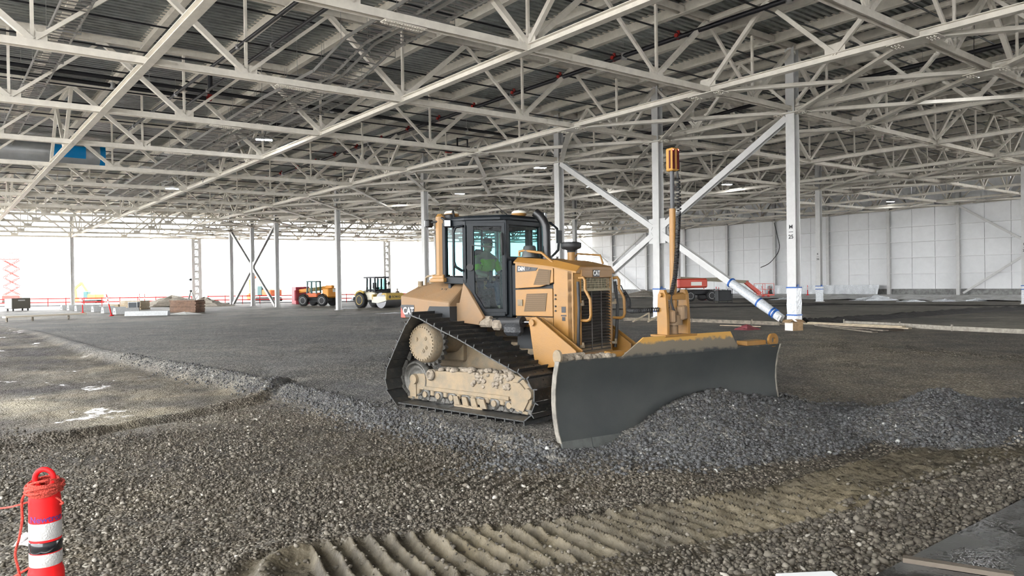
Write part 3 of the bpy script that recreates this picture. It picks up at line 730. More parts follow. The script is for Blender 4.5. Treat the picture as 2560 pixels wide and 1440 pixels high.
# ================================================================ bulldozer
yel = mat('machine_yellow', (.28, .135, .027), .45, var=.0, col2=(.225, .12, .034), scale=3.0, mixat=.55, soft=.2, bump=.08, bscale=60)
dusty = mat('dusty_yellow', (.26, .195, .12), .85, col2=(.185, .152, .108), scale=5, mixat=.5, soft=.15, bump=.35, bscale=35)
mudm = mat('dried_mud', (.28, .235, .18), .95, col2=(.19, .16, .125), scale=12, bump=1.0, bscale=30)
trackm = mat('track_steel', (.05, .052, .052), .42, metal=.6, col2=(.10, .093, .08), scale=7, mixat=.58, bump=.3, bscale=30)
chainm = mat('chain_steel', (.10, .095, .085), .5, metal=.5, var=.3, scale=14)
cabm = mat('cab_black', (.006, .009, .012), .45, spec=.25)
rubm = mat('black_rubber', (.015, .015, .016), .6)
chrome = mat('chrome', (.32, .32, .33), .16, metal=1)
darkin = mat('dark_interior', (.02, .022, .024), .7)
louv = mat('louvre_mesh', (.10, .062, .028), .7)
whitepaint = mat('white_decal', (.85, .85, .83), .5)
blackdec = mat('black_decal', (.012, .012, .014), .45)
reddec = mat('red_decal', (.5, .05, .03), .5)
fender_m = mat('fender_tan', (.215, .125, .058), .65, col2=(.185, .12, .066), scale=2.5, bump=.1, bscale=40)
def glassmat(name, tint, ior=1.35):
    m = bpy.data.materials.new(name); m.use_nodes = True; N = m.node_tree.nodes; Lk = m.node_tree.links; N.remove(N['Principled BSDF'])
    t = N.new('ShaderNodeBsdfTransparent'); t.inputs[0].default_value = tint+(1,); g = N.new('ShaderNodeBsdfGlossy'); g.inputs['Roughness'].default_value = .03
    f = N.new('ShaderNodeFresnel'); f.inputs[0].default_value = ior; x = N.new('ShaderNodeMixShader'); Lk.new(f.outputs[0], x.inputs[0]); Lk.new(t.outputs[0], x.inputs[1]); Lk.new(g.outputs[0], x.inputs[2]); Lk.new(x.outputs[0], N['Material Output'].inputs[0]); return m
glass = glassmat('tinted_glass', (.26, .46, .47), 1.22)
Cx, Cy = .0555, 12.3237
DZ = empty('bulldozer', (Cx, Cy, 0), math.atan2(-.65801, .75301))
tag(DZ, 'large yellow crawler bulldozer with wide blade, closed cab and raised levelling mast', 'bulldozer')
def part(nm, mb, m, par=None, bev=0, seg=2):
    o = mb.build(nm, m, par or DZ)
    if bev: bevel_mod(o, bev, seg)
    return o
def lpart(nm, m, f, par=None, bev=0, label=None):
    b = MB(); f(b); o = part(nm, b, m, par, bev)
    if label: o['label'] = label
    return o
# --- tracks
TP = [(-1.40, .03), (-1.56, .17), (-1.63, .36), (-1.60, .58), (-1.35, .96), (-1.12, 1.30), (-1.0, 1.43), (-.86, 1.47), (-.70, 1.43), (-.3, 1.285), (.13, 1.15), (.79, .90), (1.36, .70), (1.52, .60), (1.62, .45), (1.62, .28), (1.54, .12), (1.42, .03)]
def resample(P, n):
    P = [Vector((p[0], 0, p[1])) for p in P]; P.append(P[0]); L = [0]
    for a_, b_ in zip(P, P[1:]): L.append(L[-1]+(b_-a_).length)
    out = []
    for k in range(n):
        d = L[-1]*k/n; i = max(q for q in range(len(L)-1) if L[q] <= d); t = (d-L[i])/(L[i+1]-L[i]); p = P[i].lerp(P[i+1], t)
        d2 = (d+.02) % L[-1]; i = max(q for q in range(len(L)-1) if L[q] <= d2); t = (d2-L[i])/(L[i+1]-L[i]); p2 = P[i].lerp(P[i+1], t); out.append((p, (p2-p).normalized()))
    return out, L[-1]
NS = 43
path, plen = resample(TP, NS); pitch = plen/NS
sb = MB(); W2 = .42
sb.box((0, 0, -.004), (pitch*.97, .84, .018)); sb.prism([(-pitch/2, .0), (-pitch/2+.022, .0), (-pitch/2+.012, .058), (-pitch/2, .058)], -W2, W2)
for bx_ in (-.02, .05):
    for by_ in (-.09, .09): sb.cyl((bx_, by_, .0), (bx_, by_, .018), .014, 6)
shoe = sb.mesh('track_shoe', trackm)
lk = MB()
for s in (-.075, .075):
    lk.box((0, s, .0), (pitch*.86, .035, .085), bev=.012); lk.cyl((pitch*.36, s-.03, -.01), (pitch*.36, s+.03, -.01), .036, 10)
lk.cyl((pitch*.36, -.1, -.01), (pitch*.36, .1, -.01), .026, 8); link = lk.mesh('track_link', chainm)
for side in (-1, 1):
    tr = empty('crawler_track', (0, 0, 0), parent=DZ); yc = side*1.08
    for k, (p, t) in enumerate(path):
        n = Vector((t.z, 0, -t.x)); n = -n if n.dot(p-Vector((0, 0, .6))) < 0 else n      # outward
        f = t; l = n.cross(f)
        M = Matrix(((f.x, l.x, n.x, p.x), (f.y, l.y, n.y, yc), (f.z, l.z, n.z, p.z), (0, 0, 0, 1)))
        o = inst('shoe', shoe, tr, M)
        M2 = Matrix(((f.x, l.x, n.x, p.x-n.x*.065), (f.y, l.y, n.y, yc), (f.z, l.z, n.z, p.z-n.z*.065), (0, 0, 0, 1)))
        inst('chain_link', link, tr, M2)
    y1, y0 = yc+side*.10, yc-side*.13
    # sprocket and final drive
    sp = MB(); T = 22
    prof = []
    for k in range(T*4): a_ = 2*PI*k/(T*4); r = (.355, .385, .385, .335)[k % 4]; prof.append((-.94+r*math.cos(a_), 1.02+r*math.sin(a_)))
    sp.prism(prof, yc-.035, yc+.035); spk = part('sprocket', sp, chainm, DZ)
    hb_ = MB(); ye = yc+side*.21; hb_.lathe([(.20, 0), (.30, 0), (.325, .02*side), (.325, .16*side), (.30, .20*side), (.29, .215*side), (.0, .215*side)], (-.94, yc, 1.02), 40, 'y', True); hub = part('final_drive', hb_, yel if side > 0 else dusty, DZ); bevel_mod(hub, .006, 2)
    bb = MB()
    for k in range(30): a_ = 2*PI*k/30; c = Vector((-.94+.272*math.cos(a_), yc+side*.21, 1.02+.272*math.sin(a_))); bb.cyl(c, c+Vector((0, side*.022, 0)), .016, 6)
    for k, q in enumerate((40, 150, 290, 330)):
        a_ = math.radians(q); c = Vector((-.94+.13*math.cos(a_), yc+side*.21, 1.02+.13*math.sin(a_))); bb.cyl(c, c+Vector((0, side*.02, 0)), .034, 12); bb.cyl(c+Vector((0, side*.02, 0)), c+Vector((0, side*.03, 0)), .018, 6)
    part('bolt_ring', bb, dusty, hub)['kind'] = 'stuff'
    # idlers
    for ix, iz, r in ((-1.24, .40, .29), (1.26, .37, .27)):
        idl = MB(); idl.lathe([(.05, -.09), (r*.55, -.09), (r*.6, -.04), (r*.86, -.04), (r*.88, -.10), (r, -.10), (r, -.05), (r*1.06, -.045), (r*1.06, .045), (r, .05), (r, .10), (r*.88, .10), (r*.86, .04), (r*.6, .04), (r*.55, .09), (.05, .09)], (ix, yc, iz), 32, 'y'); io = part('idler_wheel', idl, chainm, DZ)
        ih = MB(); ih.cyl((ix, yc+side*.05, iz), (ix, yc+side*.15, iz), .10, 20, r2=.08); part('hub_cap', ih, dusty, io)
    # roller frame
    FP = [(-1.44, .06), (-1.42, .26), (-1.33, .42), (-1.18, .50), (-1.0, .50), (-.9, .56), (.95, .64), (1.12, .60), (1.34, .40), (1.30, .22), (1.22, .05), (.98, .09), (.95, .20), (-1.14, .23), (-1.18, .06)]
    fm = MB(); fm.prism(FP, yc-.10, yc+.10); rf = part('roller_frame', fm, dusty, DZ, bev=.02); rf['label'] = 'mud covered roller frame'
    g = MB(); g.prism([(-1.0, .24), (.88, .24), (.88, .30), (-1.0, .30)], yc+side*.09, yc+side*.125); g.prism([(.92, .14), (1.16, .10), (1.26, .26), (1.26, .38), (1.1, .52), (.96, .52)], yc+side*.10, yc+side*.125)
    g.prism([(-1.36, .1), (-1.2, .1), (-1.2, .42), (-1.34, .36)], yc+side*.10, yc+side*.12); part('guard_plate', g, dusty, rf, bev=.008)
    tc = MB(); tc.lathe([(.05, 0), (.085, 0), (.095, .03*side), (.07, .06*side), (.05, .065*side), (.045, .03*side), (0.0, .03*side)], (-.83, yc+side*.10, .50), 20, 'y'); tc.box((-.83, yc+side*.05, .5), (.17, .14, .17), bev=.03); part('frame_pivot', tc, mudm, rf)
    rl = MB(); 
    for k in range(7):
        x = -.98+k*.31; ro = MB(); ro.lathe([(.03, -.10), (.10, -.10), (.10, -.07), (.085, -.06), (.085, .06), (.10, .07), (.10, .10), (.03, .10)], (x, yc, .165), 20, 'y'); r_ = part('track_roller', ro, chainm, DZ)
        c = MB(); c.box((x+.15, yc+side*.075, .2), (.09, .06, .1), bev=.015); c.cyl((x, yc+side*.10, .165), (x, yc+side*.125, .165), .05, 12); part('roller_cap', c, dusty, r_)
    gd = MB()
    for k in range(4): x = -.28+k*.19; gd.prism([(x, .21), (x+.1, .21), (x+.16, .07), (x+.03, .07)], yc+side*.12, yc+side*.15)
    gd.box((.05, yc+side*.135, .065), (.62, .03, .035)); part('roller_guard', gd, dusty, DZ)
    # mud clods on the frame
    if side < 0:
        rng = random.Random(4); cl = MB()
        for k in range(70):
            x = rng.uniform(-.75, .95); r = rng.uniform(.02, .06); cl.sphere((x, yc+rng.uniform(-.08, .13), .575+.04*(x+.9)+rng.uniform(-.01, .02)), (r*1.4, r*1.2, r*.8), 7, 5)
        for k in range(50):
            x = rng.uniform(.1, .95); r = rng.uniform(.015, .04); cl.sphere((x, yc-.105, rng.uniform(.38+(.5-abs(x-.5))*.05, .62)), (r*1.3, r*.6, r), 6, 5)
        o = part('mud_crust', cl, mudm, rf); o['kind'] = 'stuff'
# belly, main frame
lpart('main_frame', dusty, lambda b: (b.box((.1, 0, .78), (3.1, .86, .5), bev=.03), b.box((-1.2, 0, 1.0), (.9, 1.1, .7), bev=.04), b.cyl((-.94, -.98, 1.02), (-.94, .98, 1.02), .2, 20), b.cyl((.75, -1.0, .66), (.75, 1.0, .66), .08, 14)), bev=0)
# --- rear body and fenders
def fender(b):
    for s in (-1, 1):
        yi, yt, yo = s*.35, s*.60, s*1.0
        A = [(-.54, yi, 2.04), (-.54, yt, 2.03), (-.58, yo, 1.68), (-.58, yo, 1.62), (-.54, yi, 1.40)]
        Bk = [(-1.80, yi, 1.98), (-1.80, yt, 1.95), (-1.80, yo, 1.80), (-1.80, yo, 1.40), (-1.80, yi, 1.36)]
        mid = [(-1.28, yi, 2.04), (-1.28, yt, 2.03), (-1.28, yo, 1.74), (-1.28, yo, 1.44), (-1.28, yi, 1.38)]
        b.add(A+mid+Bk, [(0, 1, 2, 3, 4), (14, 13, 12, 11, 10)]+[(k, (k+1) % 5, (k+1) % 5+5, k+5) for k in range(5)]+[(5+k, 5+(k+1) % 5, 10+(k+1) % 5, 10+k) for k in range(5)])
lpart('fender_tank', fender_m, fender, bev=.03)
lpart('rear_body', fender_m, lambda b: b.box((-1.3, 0, 1.6), (1.0, .9, .85), bev=.05))
def skirt(b):
    for s in (-1, 1): b.prism([(-1.15, 1.66), (-.50, 1.68), (-.40, 2.02), (.04, 1.45), (-.05, 1.32), (-.6, 1.36)], s*.78, s*.84)
lpart('cab_skirt', fender_m, skirt, bev=.01)
for s in (-1, 1): lpart('wheel_well', darkin, lambda b: b.prism([(-1.24, 1.30), (-.56, 1.30), (-.56, 1.62), (-1.05, 1.62)], s*.80, s*1.005))
def mb_dec(b): b.add([(-1.78, -1.008, 1.42), (-1.44, -1.008, 1.42), (-1.44, -1.008, 1.64), (-1.78, -1.008, 1.64)], [(0, 1, 2, 3)])
dec = lpart('rear_decal', blackdec, mb_dec)
lpart('decal_stripe', reddec, lambda b: b.add([(-1.78, -1.010, 1.42), (-1.66, -1.010, 1.42), (-1.78, -1.010, 1.60)], [(0, 1, 2)]), dec)
put_text('CAT', .17, whitepaint, (-1.58, -1.012, 1.53), (1, 0, 0), (0, 0, 1), dec, 'lettering', xs=.85)
def plate_slots(b):
    for q in (0, .07, .11): b.box((-.98+q, -.79, 1.885), (.015 if q else .03, .004, .08), rot=Matrix.Rotation(math.radians(-40), 3, 'X'))
lpart('vent_slot', darkin, plate_slots)
lpart('tank_cap', dusty, lambda b: (b.cyl((-1.55, -.45, 1.95), (-1.55, -.45, 2.07), .07, 14), b.cyl((-1.7, -.62, 1.95), (-1.7, -.62, 2.05), .05, 12), b.box((-1.62, -.3, 2.02), (.16, .1, .12), bev=.02)))
lpart('grab_rail', dusty, lambda b: b.tube([(-1.45, -.72, 1.98), (-1.43, -.73, 2.1), (-1.38, -.73, 2.13), (-1.15, -.73, 2.15), (-1.05, -.73, 2.08)], .02, 8))
# --- rollover frame
def rops(b):
    for s in (-1, 1):
        b.box((-.97, s*.80, 2.62), (.17, .15, 1.12), bev=.05)
        b.box((-.97, s*.80, 2.06), (.34, .22, .07), bev=.01); b.box((-.97, s*.80, 2.11), (.26, .18, .06), bev=.01)
        for a_ in (-.12, .12):
            for c_ in (-.07, .07): b.cyl((-.97+a_, s*.80+c_, 2.09), (-.97+a_, s*.80+c_, 2.15), .022, 6)
    b.box((-.97, 0, 3.10), (.17, 1.60, .14), bev=.04)
lpart('rollover_frame', yel, rops)
# --- cab
cab = empty('cab', (0, 0, 0), parent=DZ)
FLR = 1.42
RT = 3.02
# cab plan: wide at the rear, door walls angled in to a narrow windshield
def dp(t, z, off=0.0, s=-1):      # point on the angled door wall, t along it from the rear post
    d = Vector((.55, .35*1, 0)).normalized(); p = Vector((-.38, -.80, z))+d*t+Vector((d.y, -d.x, 0))*off
    return (p.x, -s*p.y, p.z)
def cabframe(b):
    w = .075
    R = [(-.86, -.80), (-.38, -.80), (.19, -.44), (.19, .44), (-.38, .80), (-.86, .80)]
    zb = [2.06, 2.0, 1.48, 1.48, 2.0, 2.06]
    for (x, y), z in zip(R, zb): b.bar((x, y, z), (x, y, RT), w, w)
    for k in range(6): p, q = R[k], R[(k+1) % 6]; b.bar((p[0], p[1], RT-.03), (q[0], q[1], RT-.03), w, .10)
    for s in (-1, 1):
        b.bar((-.86, s*.8, 2.06), (-.38, s*.8, 2.04), w, .12); b.bar((-.38, s*.8, 2.06), dp(.24, 1.50, 0, s), w, .10); b.bar(dp(.2, 1.50, 0, s), dp(.66, 1.50, 0, s), w, .10)
    b.bar((.19, -.44, 2.38), (.19, .44, 2.38), w, .10); b.bar((-.86, -.8, 2.08), (-.86, .8, 2.08), w, .10)
lpart('cab_frame', cabm, cabframe, cab, bev=.012)
lpart('cab_cowl', cabm, lambda b: (b.box((.22, 0, 1.9), (.12, .86, .95), bev=.02), b.box((.36, 0, 1.88), (.24, .80, .84), bev=.02)), cab)
def roof(b):
    P = [(-.92, -.82), (-.36, -.85), (.16, -.54), (.26, -.40), (.26, .40), (.16, .54), (-.36, .85), (-.92, .82)]
    b.prism(P, RT, RT+.06, axis='z'); b.prism([(x*.93, y*.92) for x, y in P], RT+.06, RT+.09, axis='z')
lpart('cab_roof', cabm, roof, cab, bev=.02)
lpart('cab_floor', darkin, lambda b: (b.prism([(-.86, -.76), (-.36, -.76), (.16, -.42), (.16, .42), (-.36, .76), (-.86, .76)], 1.38, 1.46, axis='z'), b.box((.02, 0, 1.85), (.2, .7, .75), bev=.05), b.box((-.82, 0, 1.76), (.06, 1.5, .6))), cab)
DG = [(.15, 2.93), (.61, 2.92), (.62, 1.58), (.32, 1.58), (.16, 1.84)]
DO = [(.035, 2.99), (.665, 2.98), (.675, 1.52), (.27, 1.52), (.035, 2.03)]
def door(b, s=-1):
    k = 5; vs_ = [dp(x, z, .05, s) for x, z in DO]+[dp(x, z, .05, s) for x, z in DG]+[dp(x, z, 0, s) for x, z in DO]+[dp(x, z, 0, s) for x, z in DG]
    fs = [(i, (i+1) % k, (i+1) % k+k, i+k) for i in range(k)]+[(i+2*k, (i+1) % k+2*k, (i+1) % k+3*k, i+3*k) for i in range(k)]+[(i, (i+1) % k, (i+1) % k+2*k, i+2*k) for i in range(k)]+[(i+k, (i+1) % k+k, (i+1) % k+3*k, i+3*k) for i in range(k)]
    b.add(vs_, fs)
dr = lpart('door', cabm, door, DZ, bev=.008); drl = lpart('door', cabm, lambda b: door(b, 1), DZ, bev=.008)
def panes():
    def quad(nm, P, par=cab): b = MB(); b.add(P, [tuple(range(len(P)))]); return part(nm, b, glass, par)
    quad('door_glass', [dp(x, z, .02) for x, z in DG], dr); quad('door_glass', [dp(x, z, .02, 1) for x, z in DG], drl)
    for s in (-1, 1): quad('side_glass', [(-.82, s*.8, 2.96), (-.42, s*.8, 2.96), (-.42, s*.8, 2.12), (-.82, s*.8, 2.14)])
    quad('windshield', [(.19, -.40, 2.96), (.19, .40, 2.96), (.19, .40, 2.43), (.19, -.40, 2.43)])
    quad('rear_glass', [(-.86, -.76, 2.96), (-.86, .76, 2.96), (-.86, .76, 2.14), (-.86, -.76, 2.14)])
panes()
lpart('window_rail', cabm, lambda b: (b.bar((-.66, -.8, 2.1), (-.66, -.8, 2.98), .03, .03), b.bar((-.86, .1, 2.1), (-.86, .1, 2.98), .03, .03)), cab)
lpart('door_handle', rubm, lambda b: b.tube([dp(.62, 2.80, .05), dp(.62, 2.78, .10), dp(.63, 2.5, .10), dp(.63, 2.46, .05)], .02, 8), dr); lpart('door_lock', rubm, lambda b: b.cyl(dp(.09, 2.26, .05), dp(.09, 2.26, .09), .06, 14), dr)
lpart('grab_bar', cabm, lambda b: b.tube([(-.39, -.85, 2.94), (-.46, -.94, 2.92), (-.50, -.95, 2.84), (-.50, -.95, 2.36), (-.47, -.94, 2.27), (-.40, -.85, 2.20)], .022, 8), cab)
lpart('wiper', rubm, lambda b: (b.bar(dp(.12, 2.28, .07), dp(.12, 2.62, .07), .02, .02), b.bar(dp(.12, 2.62, .07), dp(.5, 2.58, .07), .015, .02)), dr)
lpart('left_mirror', cabm, lambda b: (b.tube([(.24, .46, 3.02), (.32, .58, 3.02), (.40, .66, 2.92), (.42, .68, 2.7), (.41, .67, 2.55), (.32, .58, 2.42)], .022, 8), b.box((.42, .69, 2.78), (.05, .10, .22), bev=.03)), cab)
# seat
lpart('seat', darkin, lambda b: (b.box((-.50, -.1, 1.83), (.5, .5, .16), bev=.05), b.box((-.73, -.1, 2.15), (.12, .46, .6), bev=.05), b.box((-.74, -.1, 2.5), (.09, .24, .18), bev=.04), b.box((-.42, -.42, 2.06), (.32, .07, .06), bev=.02), b.box((-.42, .22, 2.06), (.35, .08, .06), bev=.02), b.cyl((-.2, -.4, 2.0), (-.18, -.4, 2.2), .03, 8), b.box((-.50, -.1, 1.6), (.3, .3, .4))), cab)
# --- lights and antennas on the roof
def lamp(nm, p, d, par=DZ):
    b = MB(); p = Vector(p); b.box(p, (.10, .13, .13), rot=Matrix.Rotation(d, 3, 'Z'), bev=.02); o = part(nm, b, rubm, par)
    b = MB(); v = Vector((math.cos(d), math.sin(d), 0)); b.box(p+v*.052, (.012, .10, .10), rot=Matrix.Rotation(d, 3, 'Z')); part('lens', b, mat('lamp_lens', (.5, .52, .55), .1, spec=.8), o)
lamp('work_light', (-.72, -.88, 3.0), -.7); lamp('work_light', (-1.12, -.92, 3.02), PI); lamp('work_light', (.2, .52, 3.14), .3)
lpart('light_bracket', rubm, lambda b: (b.tube([(-.95, -.8, 3.12), (-.86, -.86, 3.1), (-.76, -.88, 3.06)], .02, 6), b.tube([(-.97, -.86, 3.05), (-1.05, -.9, 3.04), (-1.1, -.92, 3.03)], .02, 6)))
def gps(p):
    b = MB(); b.lathe([(.03, 0), (.05, 0), (.05, .05), (.12, .06), (.125, .10), (.10, .13), (.0, .145)], p, 18); o = part('positioning_antenna', b, mat('antenna_cap', (.6, .58, .5), .5))
    b = MB(); b.lathe([(.09, .02), (.128, .06), (.128, .085), (.09, .085)], p, 18); part('antenna_ring', b, yel, o)
gps((-.88, -.62, 3.10)); gps((.0, .12, 3.09))
lpart('whip_antenna', rubm, lambda b: b.tube([(-.05, -.02, 3.09), (-.15, -.10, 3.2), (-.30, -.22, 3.36)], .006, 5))
lpart('beacon_base', rubm, lambda b: (b.box((-.86, -.72, 3.12), (.2, .12, .1), bev=.02), b.tube([(-.86, -.66, 3.1), (-.76, -.7, 3.22), (-.68, -.74, 3.05)], .018, 6)))
# --- hood
HB = empty('engine_hood', (0, 0, 0), parent=DZ)
def hoodside(b):
    for s in (-1, 1):
        y = s*.50
        # panels with recessed joints: rear upper, rear lower, front
        b.prism([(.46, 1.905), (.955, 1.925), (1.225, 1.995), (1.225, 2.24), (.46, 2.335)], y-.012 if s > 0 else y-.03, y+.03 if s > 0 else y+.012)
        b.prism([(.46, 1.47), (1.21, 1.47), (1.21, 1.90), (.955, 1.90), (.46, 1.885)], y-.03, y+.03)
        b.prism([(1.225, 1.30), (1.60, .88), (1.60, 2.16), (1.24, 2.235), (1.24, 1.98), (1.225, 1.96)], y-.03, y+.03)
        b.prism([(.46, 1.30), (1.21, 1.30), (1.21, 1.455), (.46, 1.455)], y-.025, y+.025)
lpart('side_panel', yel, hoodside, HB, bev=.008)
lpart('hood_core', darkin, lambda b: b.prism([(.44, .95), (1.58, .95), (1.58, 2.14), (.44, 2.3)], -.47, .47), HB)
def hoodtop(b):
    # sloping top with chamfered shoulders
    S = [(.42, 2.335, 2.41), (1.22, 2.235, 2.335), (1.66, 2.15, 2.235)]; vs_ = []
    for x, za, zb_ in S: vs_ += [(x, -.53, za-.03), (x, -.53, za), (x, -.42, zb_), (x, .42, zb_), (x, .53, za), (x, .53, za-.03)]
    fs = []
    for k in range(2): fs += [(6*k+i, 6*k+(i+1) % 6, 6*(k+1)+(i+1) % 6, 6*(k+1)+i) for i in range(6)]
    fs += [(0, 1, 2, 3, 4, 5), (17, 16, 15, 14, 13, 12)]; b.add(vs_, fs)
lpart('hood_top', yel, hoodtop, HB, bev=.012)
def nose(b):
    # front surround of the grille
    for s in (-1, 1):
        b.add([(1.58, s*.53, .84), (1.66, s*.40, .84), (1.66, s*.40, 2.14), (1.58, s*.53, 2.16), (1.50, s*.53, .84), (1.50, s*.53, 2.16), (1.56, s*.37, .84), (1.56, s*.37, 2.14)], [(0, 1, 2, 3), (0, 3, 5, 4), (1, 6, 7, 2), (4, 6, 1, 0), (5, 3, 2, 7)])
    b.box((1.63, 0, 2.12), (.09, .82, .12)); b.box((1.62, 0, .875), (.10, .82, .09))
lpart('radiator_surround', yel, nose, HB, bev=.006)
# grille: upper mesh, louvre bars
gm = mat('grille_steel', (.10, .095, .085), .5, metal=.5)
lpart('grille_back', darkin, lambda b: b.box((1.56, 0, 1.5), (.03, .76, 1.2)), HB)
def mesh_(b):
    for k in range(19): y = -.36+k*.04; b.box((1.64, y, 1.985), (.010, .008, .20))
    for k in range(6): b.box((1.645, 0, 1.895+k*.036), (.010, .76, .008))
    b.box((1.64, 0, 1.87), (.03, .78, .03))
lpart('grille_mesh', mat('mesh_wire', (.35, .30, .20), .6), mesh_, HB)['kind'] = 'stuff'
fin = MB(); fin.box((0, 0, 0), (.05, .76, .012), rot=Matrix.Rotation(.5, 3, 'Y')); finm = fin.mesh('grille_bar', gm)
for k in range(20): inst('grille_bar', finm, HB, Matrix.Translation((1.635, 0, .96+k*.046)))
lpart('grille_divider', gm, lambda b: [b.box((1.655, y, 1.4), (.012, .014, .9)) for y in (-.13, .13)], HB)
lpart('cooling_fan', darkin, lambda b: b.cyl((1.58, 0, 1.5), (1.6, 0, 1.5), .3, 20), HB)
# vents and decals on the right side (and left)
for s in (-1, 1):
    y = s*.533
    def lv(b): b.prism([(.95, 2.21), (1.19, 2.185), (1.16, 1.96), (.84, 1.96)], y-.004, y+.004)
    def lv2(b): b.prism([(.70, 1.82), (1.11, 1.83), (1.07, 1.55), (.64, 1.54)], y-.004, y+.004)
    for f_ in (lv, lv2): lpart('vent_mesh', louv, f_, HB)
    def ribs(b):
        for k in range(8):
            z = 1.57+k*.032; b.box((.88, y+s*.006, z), (.38, .006, .008))
        for k in range(7):
            z = 1.98+k*.03; b.box((1.02, y+s*.006, z), (.24, .006, .008))
    lpart('vent_rib', mat('vent_rib_paint', (.13, .08, .035), .6), ribs, HB)['kind'] = 'stuff'
lpart('model_plate', blackdec, lambda b: b.prism([(.51, 2.27), (.93, 2.225), (.89, 2.18), (.50, 2.165)], -.537, -.531), HB)
put_text('D6N', .085, whitepaint, (.60, -.540, 2.215), (1, 0, -.02), (0, 0, 1), HB, 'lettering', xs=.8)
put_text('LGP', .055, mat('grey_decal', (.12, .12, .13), .5), (.745, -.540, 2.213), (1, 0, -.02), (0, 0, 1), HB, 'lettering', xs=.8)
bd = lpart('front_badge', blackdec, lambda b: b.box((1.678, -.03, 2.125), (.008, .17, .11)), HB)
put_text('CAT', .105, whitepaint, (1.684, -.03, 2.125), (0, 1, 0), (0, 0, 1), bd, 'lettering', xs=.85)
lpart('warning_plate', blackdec, lambda b: (b.box((1.42, -.532, 1.58), (.08, .004, .09)), b.box((1.42, -.532, 1.49), (.10, .004, .02)), b.box((1.42, -.532, 1.44), (.06, .004, .06))), HB)
lpart('latch', dusty, lambda b: (b.box((.56, -.535, 1.68), (.10, .01, .10)), b.box((.60, -.54, 1.68), (.03, .012, .10))), HB)
lpart('hinge_bolt', darkin, lambda b: [b.cyl((1.27, -.53, z), (1.27, -.545, z), .014, 8) for z in (1.56, 1.63, 1.74, 1.80)], HB)
# handles at the front corners
for s in (-1, 1):
    lpart('front_handle', yel, lambda b: b.tube([(1.66, s*.46, 2.05), (1.74, s*.46, 2.06), (1.77, s*.46, 2.02), (1.77, s*.46, 1.88), (1.86, s*.46, 1.74), (1.87, s*.46, 1.5), (1.85, s*.46, 1.44), (1.80, s*.46, 1.42), (1.66, s*.46, 1.42)], .024, 10), HB)
    lpart('hose', rubm, lambda b: b.tube([(1.67, s*.5, 2.0), (1.7, s*.52, 1.6), (1.68, s*.52, 1.2), (1.66, s*.5, .95)], .025, 8), HB)
    for z in (1.66, 1.03): lpart('lug', dusty, lambda b: (b.box((1.69, s*.44, z), (.06, .06, .04)), b.cyl((1.71, s*.44, z-.02), (1.71, s*.44, z+.06), .018, 8)), HB)
lpart('hood_rail', yel, lambda b: (b.tube([(.46, -.42, 2.42), (.46, -.42, 2.50), (.56, -.42, 2.51), (.92, -.42, 2.46), (1.1, -.44, 2.34), (1.16, -.44, 2.30)], .022, 8), b.tube([(.9, .42, 2.36), (1.0, .42, 2.46), (1.45, .42, 2.42), (1.5, .42, 2.28)], .016, 8)), HB)
lpart('exhaust_stack', mat('exhaust_black', (.01, .01, .011), .35), lambda b: (b.tube([(.78, -.12, 2.34), (.78, -.12, 2.5), (.78, -.12, 2.78), (.77, -.12, 2.9), (.73, -.13, 2.99), (.67, -.15, 3.07), (.60, -.18, 3.13)], .07, 16, rs=[.08, .072, .072, .072, .072, .072, .070]), b.cyl((.78, -.12, 2.33), (.78, -.12, 2.42), .10, 16)), HB)
lpart('air_precleaner', rubm, lambda b: b.lathe([(.07, 0), (.07, .03), (.15, .06), (.165, .09), (.165, .15), (.12, .165), (.0, .165)], (1.14, .06, 2.47), 20), HB)
lpart('precleaner_pipe', yel, lambda b: b.cyl((1.14, .06, 2.30), (1.14, .06, 2.49), .065, 16), HB)
lpart('intake_cap', mat('cap_grey', (.05, .055, .055), .5), lambda b: b.lathe([(.13, 0), (.13, .03), (.12, .06), (.10, .17), (.08, .19), (.0, .19)], (.60, -.33, 2.40), 20), HB)
